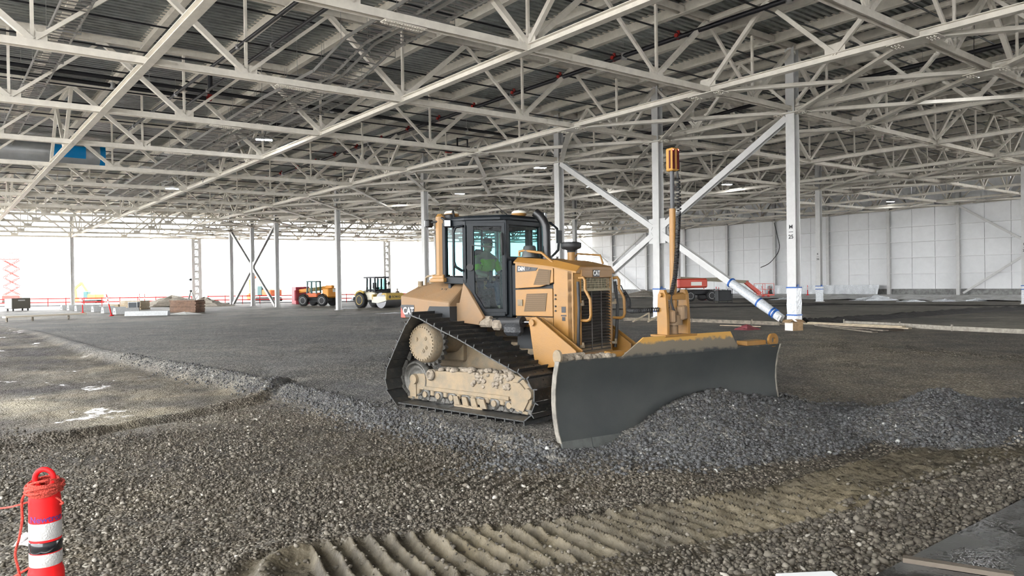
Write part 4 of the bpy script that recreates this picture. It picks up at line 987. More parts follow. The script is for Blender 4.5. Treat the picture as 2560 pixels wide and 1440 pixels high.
# --- lift arm bracket and cylinder, both sides
for s in (-1, 1):
    y = s*.74
    lpart('lift_bracket', yel if s > 0 else yel, lambda b: (b.prism([(.98, 1.40), (1.04, 1.47), (1.12, 1.48), (1.86, 1.0), (1.84, .80), (1.30, .72), (1.08, .80)], y-.09, y-.055), b.prism([(1.0, 1.40), (1.12, 1.46), (1.86, 1.0), (1.84, .80), (1.30, .72), (1.12, .9)], y+.06, y+.09), b.prism([(1.08, 1.36), (1.80, .96), (1.80, .88), (1.08, 1.26)], y-.06, y+.06), b.cyl((1.06, y-.13, 1.39), (1.06, y+.12, 1.39), .05, 16)), bev=.008)
    cy = lpart('lift_cylinder', rubm, lambda b: (b.cyl((.30, y, 1.37), (.78, y, 1.385), .075, 18), b.cyl((.70, y, 1.385), (.79, y, 1.385), .09, 18)))
    lpart('cylinder_rod', chrome, lambda b: b.cyl((.78, y, 1.385), (1.0, y, 1.39), .03, 14), cy)
    lpart('rod_eye', dusty, lambda b: b.cyl((1.06, y-.05, 1.39), (1.06, y+.05, 1.39), .075, 18), cy)
    lpart('hose_wrap', mat('torn_wrap', (.03, .032, .035), .5, bump=.8, bscale=30), lambda b: (b.box((.62, y-.03, 1.27), (.34, .2, .2), bev=.06), b.tube([(.0, y, 1.40), (.2, y, 1.36), (.45, y, 1.32), (.6, y, 1.26)], .06, 10)), cy)
    lpart('valve_block', mudm, lambda b: (b.box((.05, y, 1.36), (.3, .2, .14), bev=.04), b.box((.3, y-.02, 1.33), (.2, .18, .16), bev=.04), b.cyl((-.1, y, 1.42), (.12, y, 1.42), .05, 10)))
    lpart('push_arm', yel, lambda b: b.prism([(1.2, .35), (2.2, .25), (2.75, .25), (2.75, .5), (2.1, .62), (1.2, .6)], s*.42-.08, s*.42+.08), bev=.02)
# --- blade
BA = Vector((2.59, -2.16, 0)); Bd = Vector((1.26, 3.91, 0)).normalized(); Bn = Vector((Bd.y, -Bd.x, 0)); BL = 4.10
bladem = mat('blade_steel', (.052, .056, .053), .5, metal=.0, col2=(.028, .032, .034), scale=1.2, mixat=.5, soft=.25, bump=.06, bscale=50)
def bmat():
    m = bladem; nt = m.node_tree; N = nt.nodes; Lk = nt.links; b = N['Principled BSDF']
    tc = N.new('ShaderNodeTexCoord'); sx = N.new('ShaderNodeSeparateXYZ'); Lk.new(tc.outputs['Object'], sx.inputs[0])
    w = N.new('ShaderNodeTexNoise'); w.inputs['Scale'].default_value = 9; w.inputs['Detail'].default_value = 8; Lk.new(tc.outputs['Object'], w.inputs['Vector'])
    ad = N.new('ShaderNodeMath'); ad.operation = 'MULTIPLY_ADD'; Lk.new(w.outputs['Fac'], ad.inputs[0]); ad.inputs[1].default_value = .16; Lk.new(sx.outputs['Z'], ad.inputs[2])
    r = N.new('ShaderNodeValToRGB'); r.color_ramp.elements[0].position = 1.085; r.color_ramp.elements[1].position = 1.12
    mr = N.new('ShaderNodeMapRange'); mr.inputs[1].default_value = .9; mr.inputs[2].default_value = 1.4; Lk.new(ad.outputs[0], mr.inputs[0]); Lk.new(mr.outputs[0], r.inputs['Fac'])
    e = r.color_ramp.elements; e[0].position = .36; e[0].color = (0, 0, 0, 1); e[1].position = .44; e[1].color = (1, 1, 1, 1)
    mud = N.new('ShaderNodeMapRange'); mud.inputs[1].default_value = .68; mud.inputs[2].default_value = .74; Lk.new(mr.outputs[0], mud.inputs[0])
    old = b.inputs['Base Color'].links[0].from_socket
    m1 = N.new('ShaderNodeMix'); m1.data_type = 'RGBA'; Lk.new(r.outputs[0], m1.inputs[0]); Lk.new(old, m1.inputs[6]); m1.inputs[7].default_value = (.17, .145, .11, 1)
    m2 = N.new('ShaderNodeMix'); m2.data_type = 'RGBA'; Lk.new(mud.outputs[0], m2.inputs[0]); Lk.new(m1.outputs[2], m2.inputs[6]); m2.inputs[7].default_value = (.50, .28, .07, 1)
    Lk.new(m2.outputs[2], b.inputs['Base Color'])
bmat()
BLD = empty('blade', (0, 0, 0), parent=DZ); BLD['label'] = 'wide angled dark steel blade'
PR = [(.0, .0), (-.06, .12), (-.105, .30), (-.125, .48), (-.118, .66), (-.085, .84), (-.03, 1.01)]
def bpt(s, n, z): return BA+Bd*s+Bn*n+Vector((0, 0, z))
def moldboard(b):
    ss = np.linspace(0, BL, 29); vs_ = []; k = len(PR)
    for s in ss:
        for n, z in PR: vs_.append(bpt(s, n, z))
        for n, z in reversed(PR): vs_.append(bpt(s, n-.03, z))
    fs = []
    K = 2*k
    for a_ in range(28): fs += [(a_*K+i, a_*K+(i+1) % K, (a_+1)*K+(i+1) % K, (a_+1)*K+i) for i in range(K)]
    b.add(vs_, fs, False); b.add(vs_[:K], [tuple(range(K))]); b.add(vs_[-K:], [tuple(range(K))])
mo = lpart('moldboard', bladem, moldboard, BLD)
for p_ in mo.data.polygons: p_.use_smooth = True
try: mo.data.set_sharp_from_angle(angle=math.radians(40))
except Exception: pass
def spill(b):
    P = [(1.0, 1.0), (1.36, 1.245), (2.15, 1.25), (3.0, 1.25), (3.17, 1.03), (3.17, .98), (1.0, .98)]
    f_ = [bpt(s, -.03+(z-1.0)*.12, z) for s, z in P]; bk = [bpt(s, -.055+(z-1.0)*.12, z) for s, z in P]; k = 7
    b.add(f_+bk, [tuple(range(k)), tuple(range(2*k-1, k-1, -1))]+[(i, (i+1) % k, (i+1) % k+k, i+k) for i in range(k)])
lpart('spill_guard', bladem, spill, BLD)
for q, (a_, c_) in enumerate(((.0, .46), (.47, 1.5), (1.51, 2.6), (2.61, 3.64), (3.65, 4.1))):
    def ce(b):
        z0 = -.19; P = [(0.005, .02), (.075, z0), (.055, z0-.01), (-.02, .0)]
        vs_ = [bpt(a_, n, z) for n, z in P]+[bpt(c_-.006, n, z) for n, z in P]; b.add(vs_, [(0, 1, 2, 3), (7, 6, 5, 4)]+[(i, (i+1) % 4, (i+1) % 4+4, i+4) for i in range(4)])
        nb = int((c_-a_)/.1)
        for t in range(1, nb):
            p = bpt(a_+t*.1, .045, -.08); b.cyl(p-Bn*.02, p+Bn*.006, .016, 8)
    lpart('cutting_edge', mat('edge_steel', (.095, .10, .095), .5, metal=.3, var=.2, scale=5), ce, BLD)
def endplate(b, sel):
    for s in (sel,):
        P = [(n+.02, z) for n, z in PR]+[(n-.07, z) for n, z in reversed(PR)]
        d = -.012 if s == 0 else .012; vs_ = [bpt(s, n, z) for n, z in P]+[bpt(s+d, n, z) for n, z in P]; k = len(P)
        b.add(vs_, [tuple(range(k)), tuple(range(2*k-1, k-1, -1))]+[(i, (i+1) % k, (i+1) % k+k, i+k) for i in range(k)])
for q_ in (0, BL): lpart('end_plate', mat('worn_edge', (.17, .155, .13), .5, var=.3, scale=10), lambda b: endplate(b, q_), BLD)
def backs(b):
    for z in (.15, .55, .93):
        p, q = bpt(.12, -.18, z), bpt(BL-.12, -.18, z); b.bar(p, q, .10, .10)
    for s in np.linspace(.2, BL-.2, 9):
        for z0_, z1_ in ((.1, .9),): b.bar(bpt(s, -.18, z0_), bpt(s, -.18, z1_), .03, .10, upv=Bn)
lpart('blade_stiffener', yel, backs, BLD)
lpart('blade_yoke', yel, lambda b: (b.box((2.72, -.05, .40), (.36, .8, .35), bev=.05), b.cyl((2.86, -.15, .2), (2.86, -.15, .85), .10, 18)), BLD)
for s in (-1, 1): lpart('angle_cylinder', yel, lambda b: (b.cyl((1.5, s*.5, .5), (2.1, s*.68, .5), .07, 14), b.cyl((2.1, s*.68, .5), (2.62 if s < 0 else 3.1, s*.85, .5), .035, 12)), BLD)
def eye(b, s, z):
    c = bpt(s, -.06, z); R_, r_ = .105, .045; n = 20; vs_ = []
    for o_ in (-.02, .02):
        for rr_ in (R_, r_):
            for k in range(n): a_ = 2*PI*k/n; vs_.append(c+Bd*(rr_*math.cos(a_))+Vector((0, 0, rr_*math.sin(a_)))+Bn*o_)
    fs = []
    for k in range(n):
        k2 = (k+1) % n; fs += [(k, k2, n+k2, n+k), (2*n+k, 2*n+k2, 3*n+k2, 3*n+k), (k, k2, 2*n+k2, 2*n+k), (n+k, n+k2, 3*n+k2, 3*n+k)]
    b.add(vs_, fs)
lpart('lifting_eye', yel, lambda b: eye(b, 3.98, 1.07), BLD)
def e2(b):
    P = bpt(.03, -.1, 1.06); b.cyl(P-Bd*.015, P+Bd*.015, .09, 16)
lpart('lifting_eye', dusty, e2, BLD)
lpart('blade_top_box', yel, lambda b: b.box(bpt(3.62, -.16, 1.045), (.2, .42, .07), rot=Matrix.Rotation(-.31, 3, 'Z'), bev=.006), BLD)
def clods(b):
    rng = random.Random(8)
    for k in range(60):
        s = rng.choice([rng.uniform(.12, .55), rng.uniform(.12, .55), rng.uniform(.6, 1.0), rng.uniform(.5, 3.8)]); r = rng.uniform(.015, .05); b.sphere(bpt(s, rng.uniform(-.24, -.12), 1.0+r*.4), (r*1.3, r*1.3, r), 7, 5)
    b.cyl(bpt(.12, -.2, 1.02), bpt(.5, -.2, 1.03), .06, 12)
lpart('mud_clods', mudm, clods, BLD)['kind'] = 'stuff'
lpart('corner_bracket', yel, lambda b: b.box(bpt(1.02, -.2, 1.02), (.18, .3, .1), rot=Matrix.Rotation(-.31, 3, 'Z'), bev=.03), BLD)
# --- levelling mast
MS = 2.03; mp_ = bpt(MS, -.14, 0)
mast = empty('levelling_mast', (0, 0, 0), parent=DZ)
def mpt(s, n, z): return mp_+Bd*s+Bn*n+Vector((0, 0, z))
def mbr(b):
    for s in (-1, 1):
        P = [(-.10, 1.02), (.10, 1.02), (.10, 1.45), (.075, 1.80), (.04, 1.87), (-.04, 1.87), (-.08, 1.80), (-.10, 1.5)]
        f_ = [mpt(s*.17+.0, n, z) for n, z in P]; g_ = [mpt(s*.22, n, z) for n, z in P]; k = len(P); b.add(f_+g_, [tuple(range(k)), tuple(range(2*k-1, k-1, -1))]+[(i, (i+1) % k, (i+1) % k+k, i+k) for i in range(k)])
        P = [(s*.22, 1.02), (s*.17, 1.55), (s*.14, 1.55), (s*.10, 1.02)]
    b.bar(mpt(-.3, 0, 1.24), mpt(.3, 0, 1.24), .3, .03); b.bar(mpt(-.17, .03, 1.77), mpt(.17, .03, 1.77), .07, .08); b.cyl(mpt(-.26, 0, 1.8), mpt(.26, 0, 1.8), .03, 12)
mb1 = lpart('mast_bracket', yel, mbr, mast, bev=.006)
lpart('mast_joint', fender_m, lambda b: (b.cyl(mpt(0, 0, 1.38), mpt(0, 0, 1.52), .12, 20), b.cyl(mpt(0, 0, 1.25), mpt(0, 0, 1.62), .06, 16), b.box(mpt(.07, .09, 1.55), (.12, .12, .2), bev=.02), b.box(mpt(-.08, .07, 1.50), (.1, .1, .18), bev=.02)), mast)
lpart('mast_tube', yel, lambda b: b.cyl(mpt(0, 0, 1.55), mpt(0, 0, 3.0), .052, 20, r2=.045), mast)
lpart('mast_rod', mat('dark_rod', (.05, .05, .052), .35, spec=.3), lambda b: b.cyl(mpt(0, 0, 3.0), mpt(0, 0, 3.52), .030, 16), mast)
rc = lpart('laser_receiver', mat('receiver_orange', (.36, .19, .045), .6, spec=.2), lambda b: b.box(mpt(0.01, 0, 3.68), (.135, .135, .32), rot=Matrix.Rotation(-.31, 3, 'Z'), bev=.015), mast)
def eyes(b):
    for a_ in (-1, 1): b.box(mpt(.01+a_*.04, .0695, 3.68), (.006, .04, .27), rot=Matrix.Rotation(-.31, 3, 'Z')); b.box(mpt(.01+a_*.0695, .02, 3.68), (.03, .006, .25), rot=Matrix.Rotation(-.31, 3, 'Z'))
lpart('sensor_window', mat('sensor_red', (.06, .004, .004), .6, spec=.2), eyes, rc)
lpart('sensor_lamp', mat('sensor_glow', (1, .05, .03), .3, emit=(1, .06, .04), estr=12), lambda b: [b.sphere(mpt(.01+a_*.05, .068, 3.81), .010, 8, 6) for a_ in (-1, 1)], rc)
def coil(P, turns, R, r, par, nm='coiled_cable'):
    P = [Vector(p) for p in P]; n = turns*9; L = [0]
    for a_, b_ in zip(P, P[1:]): L.append(L[-1]+(b_-a_).length)
    pts = []
    for k in range(n+1):
        d = L[-1]*k/n; i = max(q for q in range(len(L)-1) if L[q] <= d+1e-9); t = (d-L[i])/(L[i+1]-L[i]); c = P[i].lerp(P[i+1], t); T = (P[i+1]-P[i]).normalized(); s = T.cross(Vector((.3, .8, .5))).normalized(); u = s.cross(T); a_ = 2*PI*k/9
        pts.append(c+s*(R*math.cos(a_))+u*(R*math.sin(a_)))
    return lpart(nm, rubm, lambda b: b.tube(pts, r, 4), par)
def bez(a_, b_, c_, d_, n=14): a_, b_, c_, d_ = map(Vector, (a_, b_, c_, d_)); return [a_*(1-t)**3+b_*3*t*(1-t)**2+c_*3*t*t*(1-t)+d_*t**3 for t in np.linspace(0, 1, n)]
coil([mpt(.05, .06, 3.42), mpt(.05, .07, 3.2), mpt(.06, .07, 2.95)], 10, .028, .009, mast)
coil([mpt(.05, .07, 2.95), mpt(.02, .08, 2.7), mpt(-.01, .09, 2.4), mpt(-.05, .09, 2.05), mpt(-.09, .05, 1.8)], 50, .028, .009, mast)
lpart('cable', rubm, lambda b: (b.tube([mpt(.05, .05, 3.52), mpt(.05, .06, 3.42)], .014, 8), b.tube([mpt(-.09, .05, 1.8), mpt(-.12, .08, 1.7), mpt(-.10, .1, 1.6), mpt(-.02, .1, 1.5)], .014, 8)), mast)
A_ = Vector((1.72, .55, 1.93)); B_ = mpt(-.22, -.05, 1.60)
coil(bez(A_+Vector((.08, 0, -.1)), A_+Vector((.35, .05, -.42)), B_+Vector((-.7, -.25, -.06)), B_), 60, .026, .009, mast, 'coiled_cable')
lpart('cable', rubm, lambda b: b.tube([A_+Vector((-.05, 0, 0)), A_+Vector((.03, 0, 0)), A_+Vector((.08, 0, -.1))], .009, 6), mast)
# --- operator
def skin_body(nm, pts, edges, rad, m, par, lv=2, root=0):
    me = bpy.data.meshes.new(nm); me.from_pydata([Vector(p) for p in pts], edges, []); o = bpy.data.objects.new(nm, me); COL.objects.link(o)
    if par is not None: o.parent = par
    o.modifiers.new('skin', 'SKIN'); sv = me.skin_vertices[0].data
    for i, r in enumerate(rad): sv[i].radius = r if hasattr(r, '__len__') else (r, r); sv[i].use_root = (i == root)
    s = o.modifiers.new('sub', 'SUBSURF'); s.levels = lv; s.render_levels = lv
    dg = bpy.context.evaluated_depsgraph_get(); m2 = bpy.data.meshes.new_from_object(o.evaluated_get(dg)); o.modifiers.clear(); o.data = m2; bpy.data.meshes.remove(me)
    m2.materials.clear(); m2.materials.append(m)
    for p in m2.polygons: p.use_smooth = True
    return o
skinm = mat('skin', (.42, .25, .17), .55)
hivis = mat('hivis_green', (.42, .70, .05), .7, bump=.3, bscale=30)
jean = mat('work_trousers', (.04, .05, .08), .85)
def person(label, loc, rz, pose='stand', shirt=hivis, hat=None, scale=1.0, cat='person'):
    t = empty('person', loc, rz); tag(t, label, cat); t.scale = (scale,)*3
    if pose == 'sit':
        P = [(0, 0, 0), (-.01, 0, .17), (0, 0, .34), (.01, 0, .47), (.02, 0, .56), (.035, 0, .64),
             (-.02, .19, .46), (.08, .27, .20), (.30, .22, .14), (-.02, -.19, .46), (.08, -.27, .20), (.30, -.24, .14),
             (.0, .10, -.02), (.42, .14, .02), (.46, .14, -.38), (.58, .14, -.43), (.0, -.10, -.02), (.42, -.14, .02), (.46, -.14, -.38), (.58, -.14, -.43)]
    else:
        P = [(0, 0, .95), (0, 0, 1.12), (0, 0, 1.30), (0, 0, 1.44), (0, 0, 1.53), (.01, 0, 1.62),
             (0, .19, 1.40), (.0, .25, 1.12), (.08, .24, .90), (0, -.19, 1.40), (.0, -.25, 1.12), (.08, -.24, .90),
             (0, .10, .90), (.02, .11, .50), (0, .12, .09), (.12, .12, .04), (0, -.10, .90), (.02, -.11, .50), (0, -.12, .09), (.12, -.12, .04)]
    E_ = [(0, 1), (1, 2), (2, 3), (3, 4), (4, 5), (3, 6), (6, 7), (7, 8), (3, 9), (9, 10), (10, 11), (0, 12), (12, 13), (13, 14), (14, 15), (0, 16), (16, 17), (17, 18), (18, 19)]
    Rr = [(.15, .12), (.14, .11), (.16, .12), (.11, .09), .055, .06, .075, .05, .032, .075, .05, .032, .095, .065, .045, .04, .095, .065, .045, .04]
    body = skin_body('body', P, E_, Rr, skinm, t, 1)
    sh = skin_body('shirt', [P[i] for i in (1, 2, 3, 6, 7, 9, 10)], [(0, 1), (1, 2), (2, 3), (3, 4), (2, 5), (5, 6)], [(.165, .135), (.175, .135), (.125, .10), .09, .062, .09, .062], shirt, t, 1)
    tr = skin_body('trousers', [P[i] for i in (0, 12, 13, 14, 16, 17, 18)], [(0, 1), (1, 2), (2, 3), (0, 4), (4, 5), (5, 6)], [(.16, .13), .105, .075, .055, .105, .075, .055], jean, t, 1)
    h = Vector(P[5])+Vector((.02, 0, .04))
    b = MB(); b.sphere(h, (.092, .076, .115), 16, 12); b.sphere(h+Vector((.085, 0, -.01)), (.02, .014, .022), 8, 6)
    for s in (-1, 1): b.sphere(h+Vector((0, s*.078, -.01)), (.02, .012, .03), 8, 6)
    b.sphere(h+Vector((.03, 0, -.085)), (.05, .045, .035), 10, 8); b.build('head', skinm, t)
    b = MB()
    for s in (-1, 1): b.sphere(h+Vector((.083, s*.03, .015)), (.008, .012, .008), 6, 5)
    b.box(h+Vector((.088, 0, -.052)), (.008, .04, .008)); b.build('face_features', blackdec, t)
    b = MB()
    if hat: b.lathe([(.125, 0), (.115, .01), (.105, .04), (.085, .09), (.04, .12), (0, .125)], h+Vector((-.005, 0, .03)), 18); b.build('hard_hat', hat, t)
    else: b.lathe([(.088, 0), (.094, .03), (.08, .07), (.04, .095), (0, .10)], h+Vector((-.008, 0, .03)), 16); b.prism([(.06, -.05), (.17, -.035), (.17, .035), (.06, .05)], 0, .01, axis='z'); b.v[-8:] = [tuple(Vector(v)+h+Vector((0, 0, .035))) for v in b.v[-8:]]; b.build('cap', blackdec, t)
    for s, wi, ei in ((1, 8, 7), (-1, 11, 10)):
        w = Vector(P[wi]); d = (w-Vector(P[ei])).normalized(); b = MB(); b.sphere(w+d*.045, (.045, .03, .03), 8, 6)
        for q in range(4):
            o_ = Vector((0, (q-1.5)*.017, 0)); b.tube([w+d*.07+o_, w+d*.115+o_+Vector((0, 0, -.01)), w+d*(.14-.008*abs(q-1.3))+o_+Vector((0, 0, -.035))], .0085, 6)
        b.tube([w+d*.03+Vector((0, -s*.03, 0)), w+d*.07+Vector((.0, -s*.05, -.01)), w+d*.10+Vector((0, -s*.048, -.02))], .010, 6); b.build('hand', skinm, t)
    return t
oploc = DZ.matrix_basis @ Vector((-.42, .02, 1.97)); rzd = DZ.rotation_euler.z
bpy.context.view_layer.update()
_m = Matrix.Translation((Cx, Cy, 0)) @ Matrix.Rotation(rzd, 4, 'Z'); oploc = _m @ Vector((-.56, -.12, 1.97))
person('operator in high visibility green shirt and cap sitting in the bulldozer cab', oploc, rzd-.05, 'sit')
# ================================================================ ceiling services
def bez_pts(P, n=24):
    P = [Vector(p) for p in P]; out = []
    for k in range(len(P)-1):
        p0, p1, p2, p3 = P[max(k-1, 0)], P[k], P[k+1], P[min(k+2, len(P)-1)]
        for t in np.linspace(0, 1, n, endpoint=False): out.append(.5*((2*p1)+(p2-p0)*t+(2*p0-5*p1+4*p2-p3)*t*t+(3*p1-p0-3*p2+p3)*t**3))
    out.append(P[-1]); return out
def sub(o, P): return [p-o for p in P]
def pipe(label, P, r, m=blackpipe, hang=True, step=.4):
    o = Vector(P[0]); t = empty('sprinkler_pipe', o); tag(t, label, 'pipe')
    b = MB(); b.tube(sub(o, P), r, 8); b.build('pipe_run', m, t)
    L = (P[-1]-P[0]).length; n = max(1, int(L/7)); hm = MB()
    for k in range(n):
        p = P[0].lerp(P[-1], (k+.5)/n)-o; b = MB(); b.cyl(p+Vector((0, 0, r)), p+Vector((0, 0, r+.6)), .008, 5); b.cyl(p-Vector((0, 0, r*1.3)), p+Vector((0, 0, r*1.3)), r*1.35, 8)
        b.build('hanger', galv, t)
    return t
pipe('thick black pipe running toward the camera above the mast at upper right', [W(-2, -.88, 2.2), W(1.7, -.88, 2.2), W(6, -.87, 2.2)], .10)
pipe('black pipe under the roof right of the M 25 column', [W(-2, .43, 1.6), W(.6, .5, 1.6), W(2, .7, 1.6)], .10)
pa = pipe('upper of the two thick dark pipes crossing at upper left', [W(2.05, -4.6, 1.5), W(2.12, -2.4, 1.5), W(2.22, -.2, 1.5)], .085)
pb = pipe('lower of the two thick dark pipes crossing at upper left, ending in a red elbow', [W(2.15, -4.6, 1.4), W(2.22, -2.62, 1.4)], .09)
b = MB(); o_ = pb.location; e0 = W(2.22, -2.62, 1.4)
b.tube([e0-o_, e0+VV*.15-o_, e0+VV*.2+Vector((0, 0, .2))-o_], .13, 8); b.tube([e0+VV*.2+Vector((0, 0, 1.1))-o_, e0+VV*.3+Vector((0, 0, 1.3))-o_, e0+VV*.9+Vector((0, 0, 1.35))-o_], .12, 8); b.build('red_elbow', redfit, pb)
b = MB(); b.cyl(e0+VV*.2+Vector((0, 0, .2))-o_, e0+VV*.2+Vector((0, 0, 1.1))-o_, .10, 10); b.build('pipe_riser', blackpipe, pb)
pc = pipe('black pipe with red valve loop above the exhaust stack', [W(2.6, -2.2, 1.3), W(2.9, -.35, 1.3)], .08)
b = MB(); o_ = pc.location; e0 = W(2.9, -.35, 1.3); b.tube([e0-o_, e0+Vector((0, 0, .9))-o_, e0+VV*.8+Vector((0, 0, .9))-o_, e0+VV*.8-o_, e0-o_], .06, 6); b.build('pipe_loop', blackpipe, pc)
b = MB(); b.cyl(e0-VV*.9-o_, e0-VV*.5-o_, .14, 10); b.cyl(e0+VV*.6-o_, e0+VV*1.0-o_, .13, 10); b.build('red_valve', redfit, pc)
thin_t = empty('branch_pipes', W(2, -3)); tag(thin_t, 'row of thin black branch pipes running crosswise under the deck', 'pipe')
o_ = Vector(thin_t.location); b = MB(); b.tube([W(0, -6, 2.35)-W(0, 0), W(0, -2, 2.35)-W(0, 0), W(0, 6, 2.35)-W(0, 0)], .035, 6); bm_ = b.mesh('branch_pipe', blackpipe)
for k in range(-2, 22): inst('branch_pipe', bm_, thin_t, Matrix.Translation(W(k*.45+.12, 0)-o_))
for k in range(14):
    e = MB(); c = W(k*.45+.12, -.88, 2.25)-o_; e.cyl(c-VV*.16, c+VV*.16, .09, 8); e.cyl(c-Vector((0, 0, .14)), c+Vector((0, 0, .2)), .07, 8); e.build('red_tee', redfit, thin_t)
# cable ladders
traym = mat('cable_ladder', (.42, .41, .39), .35, metal=.6)
def ladder(label, P, w, rungs=True, h=.12):
    o = Vector(P[0]); t = empty('cable_ladder', o); tag(t, label, 'cable tray')
    for s in (-1, 1):
        b = MB()
        for a_, c_ in zip(P, P[1:]):
            d = (c_-a_).normalized(); sd = d.cross(Vector((0, 0, 1))).normalized()*(w/2*s); b.bar(a_+sd-o, c_+sd-o, .03, h)
        b.build('side_rail', traym, t)
    b = MB()
    for a_, c_ in zip(P, P[1:]):
        L = (c_-a_).length; n = int(L/.32); d = (c_-a_).normalized(); sd = d.cross(Vector((0, 0, 1))).normalized()*(w/2)
        for k in range(n): p = a_+d*(k+.5)*.32; b.bar(p-sd-o, p+sd-o, .05, .03)
    r = b.build('rungs', traym, t); r['kind'] = 'stuff'
    hb_ = MB(); L = (P[-1]-P[0]).length
    for k in range(int(L/3.8)):
        p = P[0].lerp(P[-1], (k+.5)/int(L/3.8)); d = (P[-1]-P[0]).normalized(); sd = d.cross(Vector((0, 0, 1))).normalized()*(w/2+.1)
        hb_.bar(p-sd-o-Vector((0, 0, .09)), p+sd-o-Vector((0, 0, .09)), .04, .05)
        for s in (-1, 1): hb_.cyl(p+sd*s-o-Vector((0, 0, .09)), p+sd*s-o+Vector((0, 0, 1.3)), .008, 4)
    hb_.build('hangers', galv, t)['kind'] = 'stuff'
    return t
def offj(P, d): return [p+VV*d for p in P]
ladder('cable ladder descending at the far upper left', [W(-1, -3.46, 1.2), W(3.2, -3.47, 1.2), W(6, -3.47, 1.2)], .75)
T2 = [W(-1, -2.33, 1.2), W(.72, -2.33, 1.2), W(1.0, -2.36, .55), W(1.6, -2.38, .55), W(6.5, -2.30, .55)]
ladder('wide cable ladder with stepped drop at upper centre left', offj(T2, -.55), .8)
ladder('second cable ladder beside the wide stepped one', offj(T2, .55), .8)
ladder('cable ladder of bright parallel rails over the left hall', offj([W(1.2, -2.05, 1.0), W(7, -1.95, 1.0)], 0), .6)
ladder('short cable ladder hanging down near the duct end', [W(3.9, -2.35, 1.2), W(4.15, -2.33, -.3)], .5)
ladder('second short cable ladder hanging down near the duct end', [W(3.9, -2.15, 1.2), W(4.15, -2.13, -.3)], .5)
pipe('left one of the pair of dark conduits rising to the top edge', [W(-.4, -2.78, 1.2), W(3.6, -2.84, 1.2)], .06)
pipe('right one of the pair of dark conduits rising to the top edge', [W(-.4, -2.66, 1.2), W(2.4, -2.70, 1.2)], .06)
# round duct
t = empty('round_duct', W(4.25, -2.82, 1.0)); tag(t, 'large shiny round air duct with blue film over its end at left', 'duct'); o_ = Vector(t.location)
ductm = mat('spiral_duct', (.62, .64, .67), .3, metal=.7, var=.1, scale=1)
b = MB(); p0, p1 = W(4.25, -6.5, 1.0)-o_, Vector((0, 0, 0)); b.cyl(p0, p1, .68, 40, caps=False); b.build('duct_shell', ductm, t)
for k in range(9): p = p1.lerp(p0, k/9+.02); b = MB(); b.cyl(p-VV*.04, p+VV*.04, .70, 40, caps=False); b.build('seam_band', ductm, t)
bluef = mat('blue_film', (.0, .22, .55), .3)
b = MB(); b.cyl(p1-VV*.25, p1+VV*.03, .695, 40); b.build('end_film', bluef, t)
b = MB(); n = 8; vs_ = []
for k in range(n+1):
    a_ = math.radians(150+k*60/n); q = UV*(math.cos(a_)*.70)+Vector((0, 0, math.sin(a_)*.70)); vs_ += [p1-VV*1.0+q, p1-VV*2.7+q]
b.add(vs_, [(2*k, 2*k+1, 2*k+3, 2*k+2) for k in range(n)]); b.build('side_film', bluef, t)
# high bay lights
lampm = mat('lamp_panel', (1, 1, 1), .4, emit=(.96, .98, 1), estr=60)
def highbay(label, i, j, dz=.4, rz=.3, twin=False):
    p = W(i, j, dz); t = empty('high_bay_light', p, rz); tag(t, label, 'light')
    b = MB(); b.box((0, 0, .05), (.86, .40, .07), bev=.01); b.box((0, 0, .12), (.3, .2, .08)); b.build('housing', galv, t)
    for s in (-1, 1): b = MB(); b.box((s*.21, 0, .01), (.36, .34, .012)); b.build('lamp_panel', lampm, t)
    b = MB(); b.tube(bez_pts([(0, 0, .15), (.1, 0, .5), (-.05, 0, 1.0), (0, 0, 2.3)], 6), .012, 5); b.build('power_cord', rubm, t)
    return t
for a_ in [('bright twin panel light under the roof at far upper right', -.83, .34), ('rectangular light panel above the left part of the hall', 2.62, -2.13), ('light panel left of the tall receiver mast, above the braces', 2.65, .37), ('light panel between the mast and the M 25 column', 2.56, 3.06), ('small distant light panel at the left, under the ladders', 4.79, -2.18, -.25), ('faint distant light panel above the cab roof', 4.56, .82), ('small light panel right of the K 26 column', 2.46, 5.48), ('light panel close to the white wall at right', 2.61, 7.2), ('distant light panel above the mushroom shaped intake', 3.42, 1.79), ('faint distant light panel left of the cab', 5.36, .51)]: highbay(*a_)
def sign(label, i, j, dz):
    t = empty('hanging_sign', W(i, j, dz), YAW); tag(t, label, 'sign'); b = MB(); b.box((0, 0, 0), (.24, .01, .3)); b.build('sign_sheet', mat('paper_white', (.8, .76, .74), .7), t)
    b = MB(); [b.box((0, -.007, z), (.16, .002, .012)) for z in (-.08, -.04, 0, .04)]; b.box((0, -.007, .1), (.18, .002, .04)); b.build('sign_print', mat('print_red', (.5, .2, .2), .7), t)
    b = MB(); b.cyl((0, 0, .14), (0, 0, .5), .006, 4); b.build('sign_wire', rubm, t)
sign('small white sign hanging from the truss above the mast', .36, -.59, .45); sign('small white sign hanging right of the M 25 column top', .24, 1.67, .3)
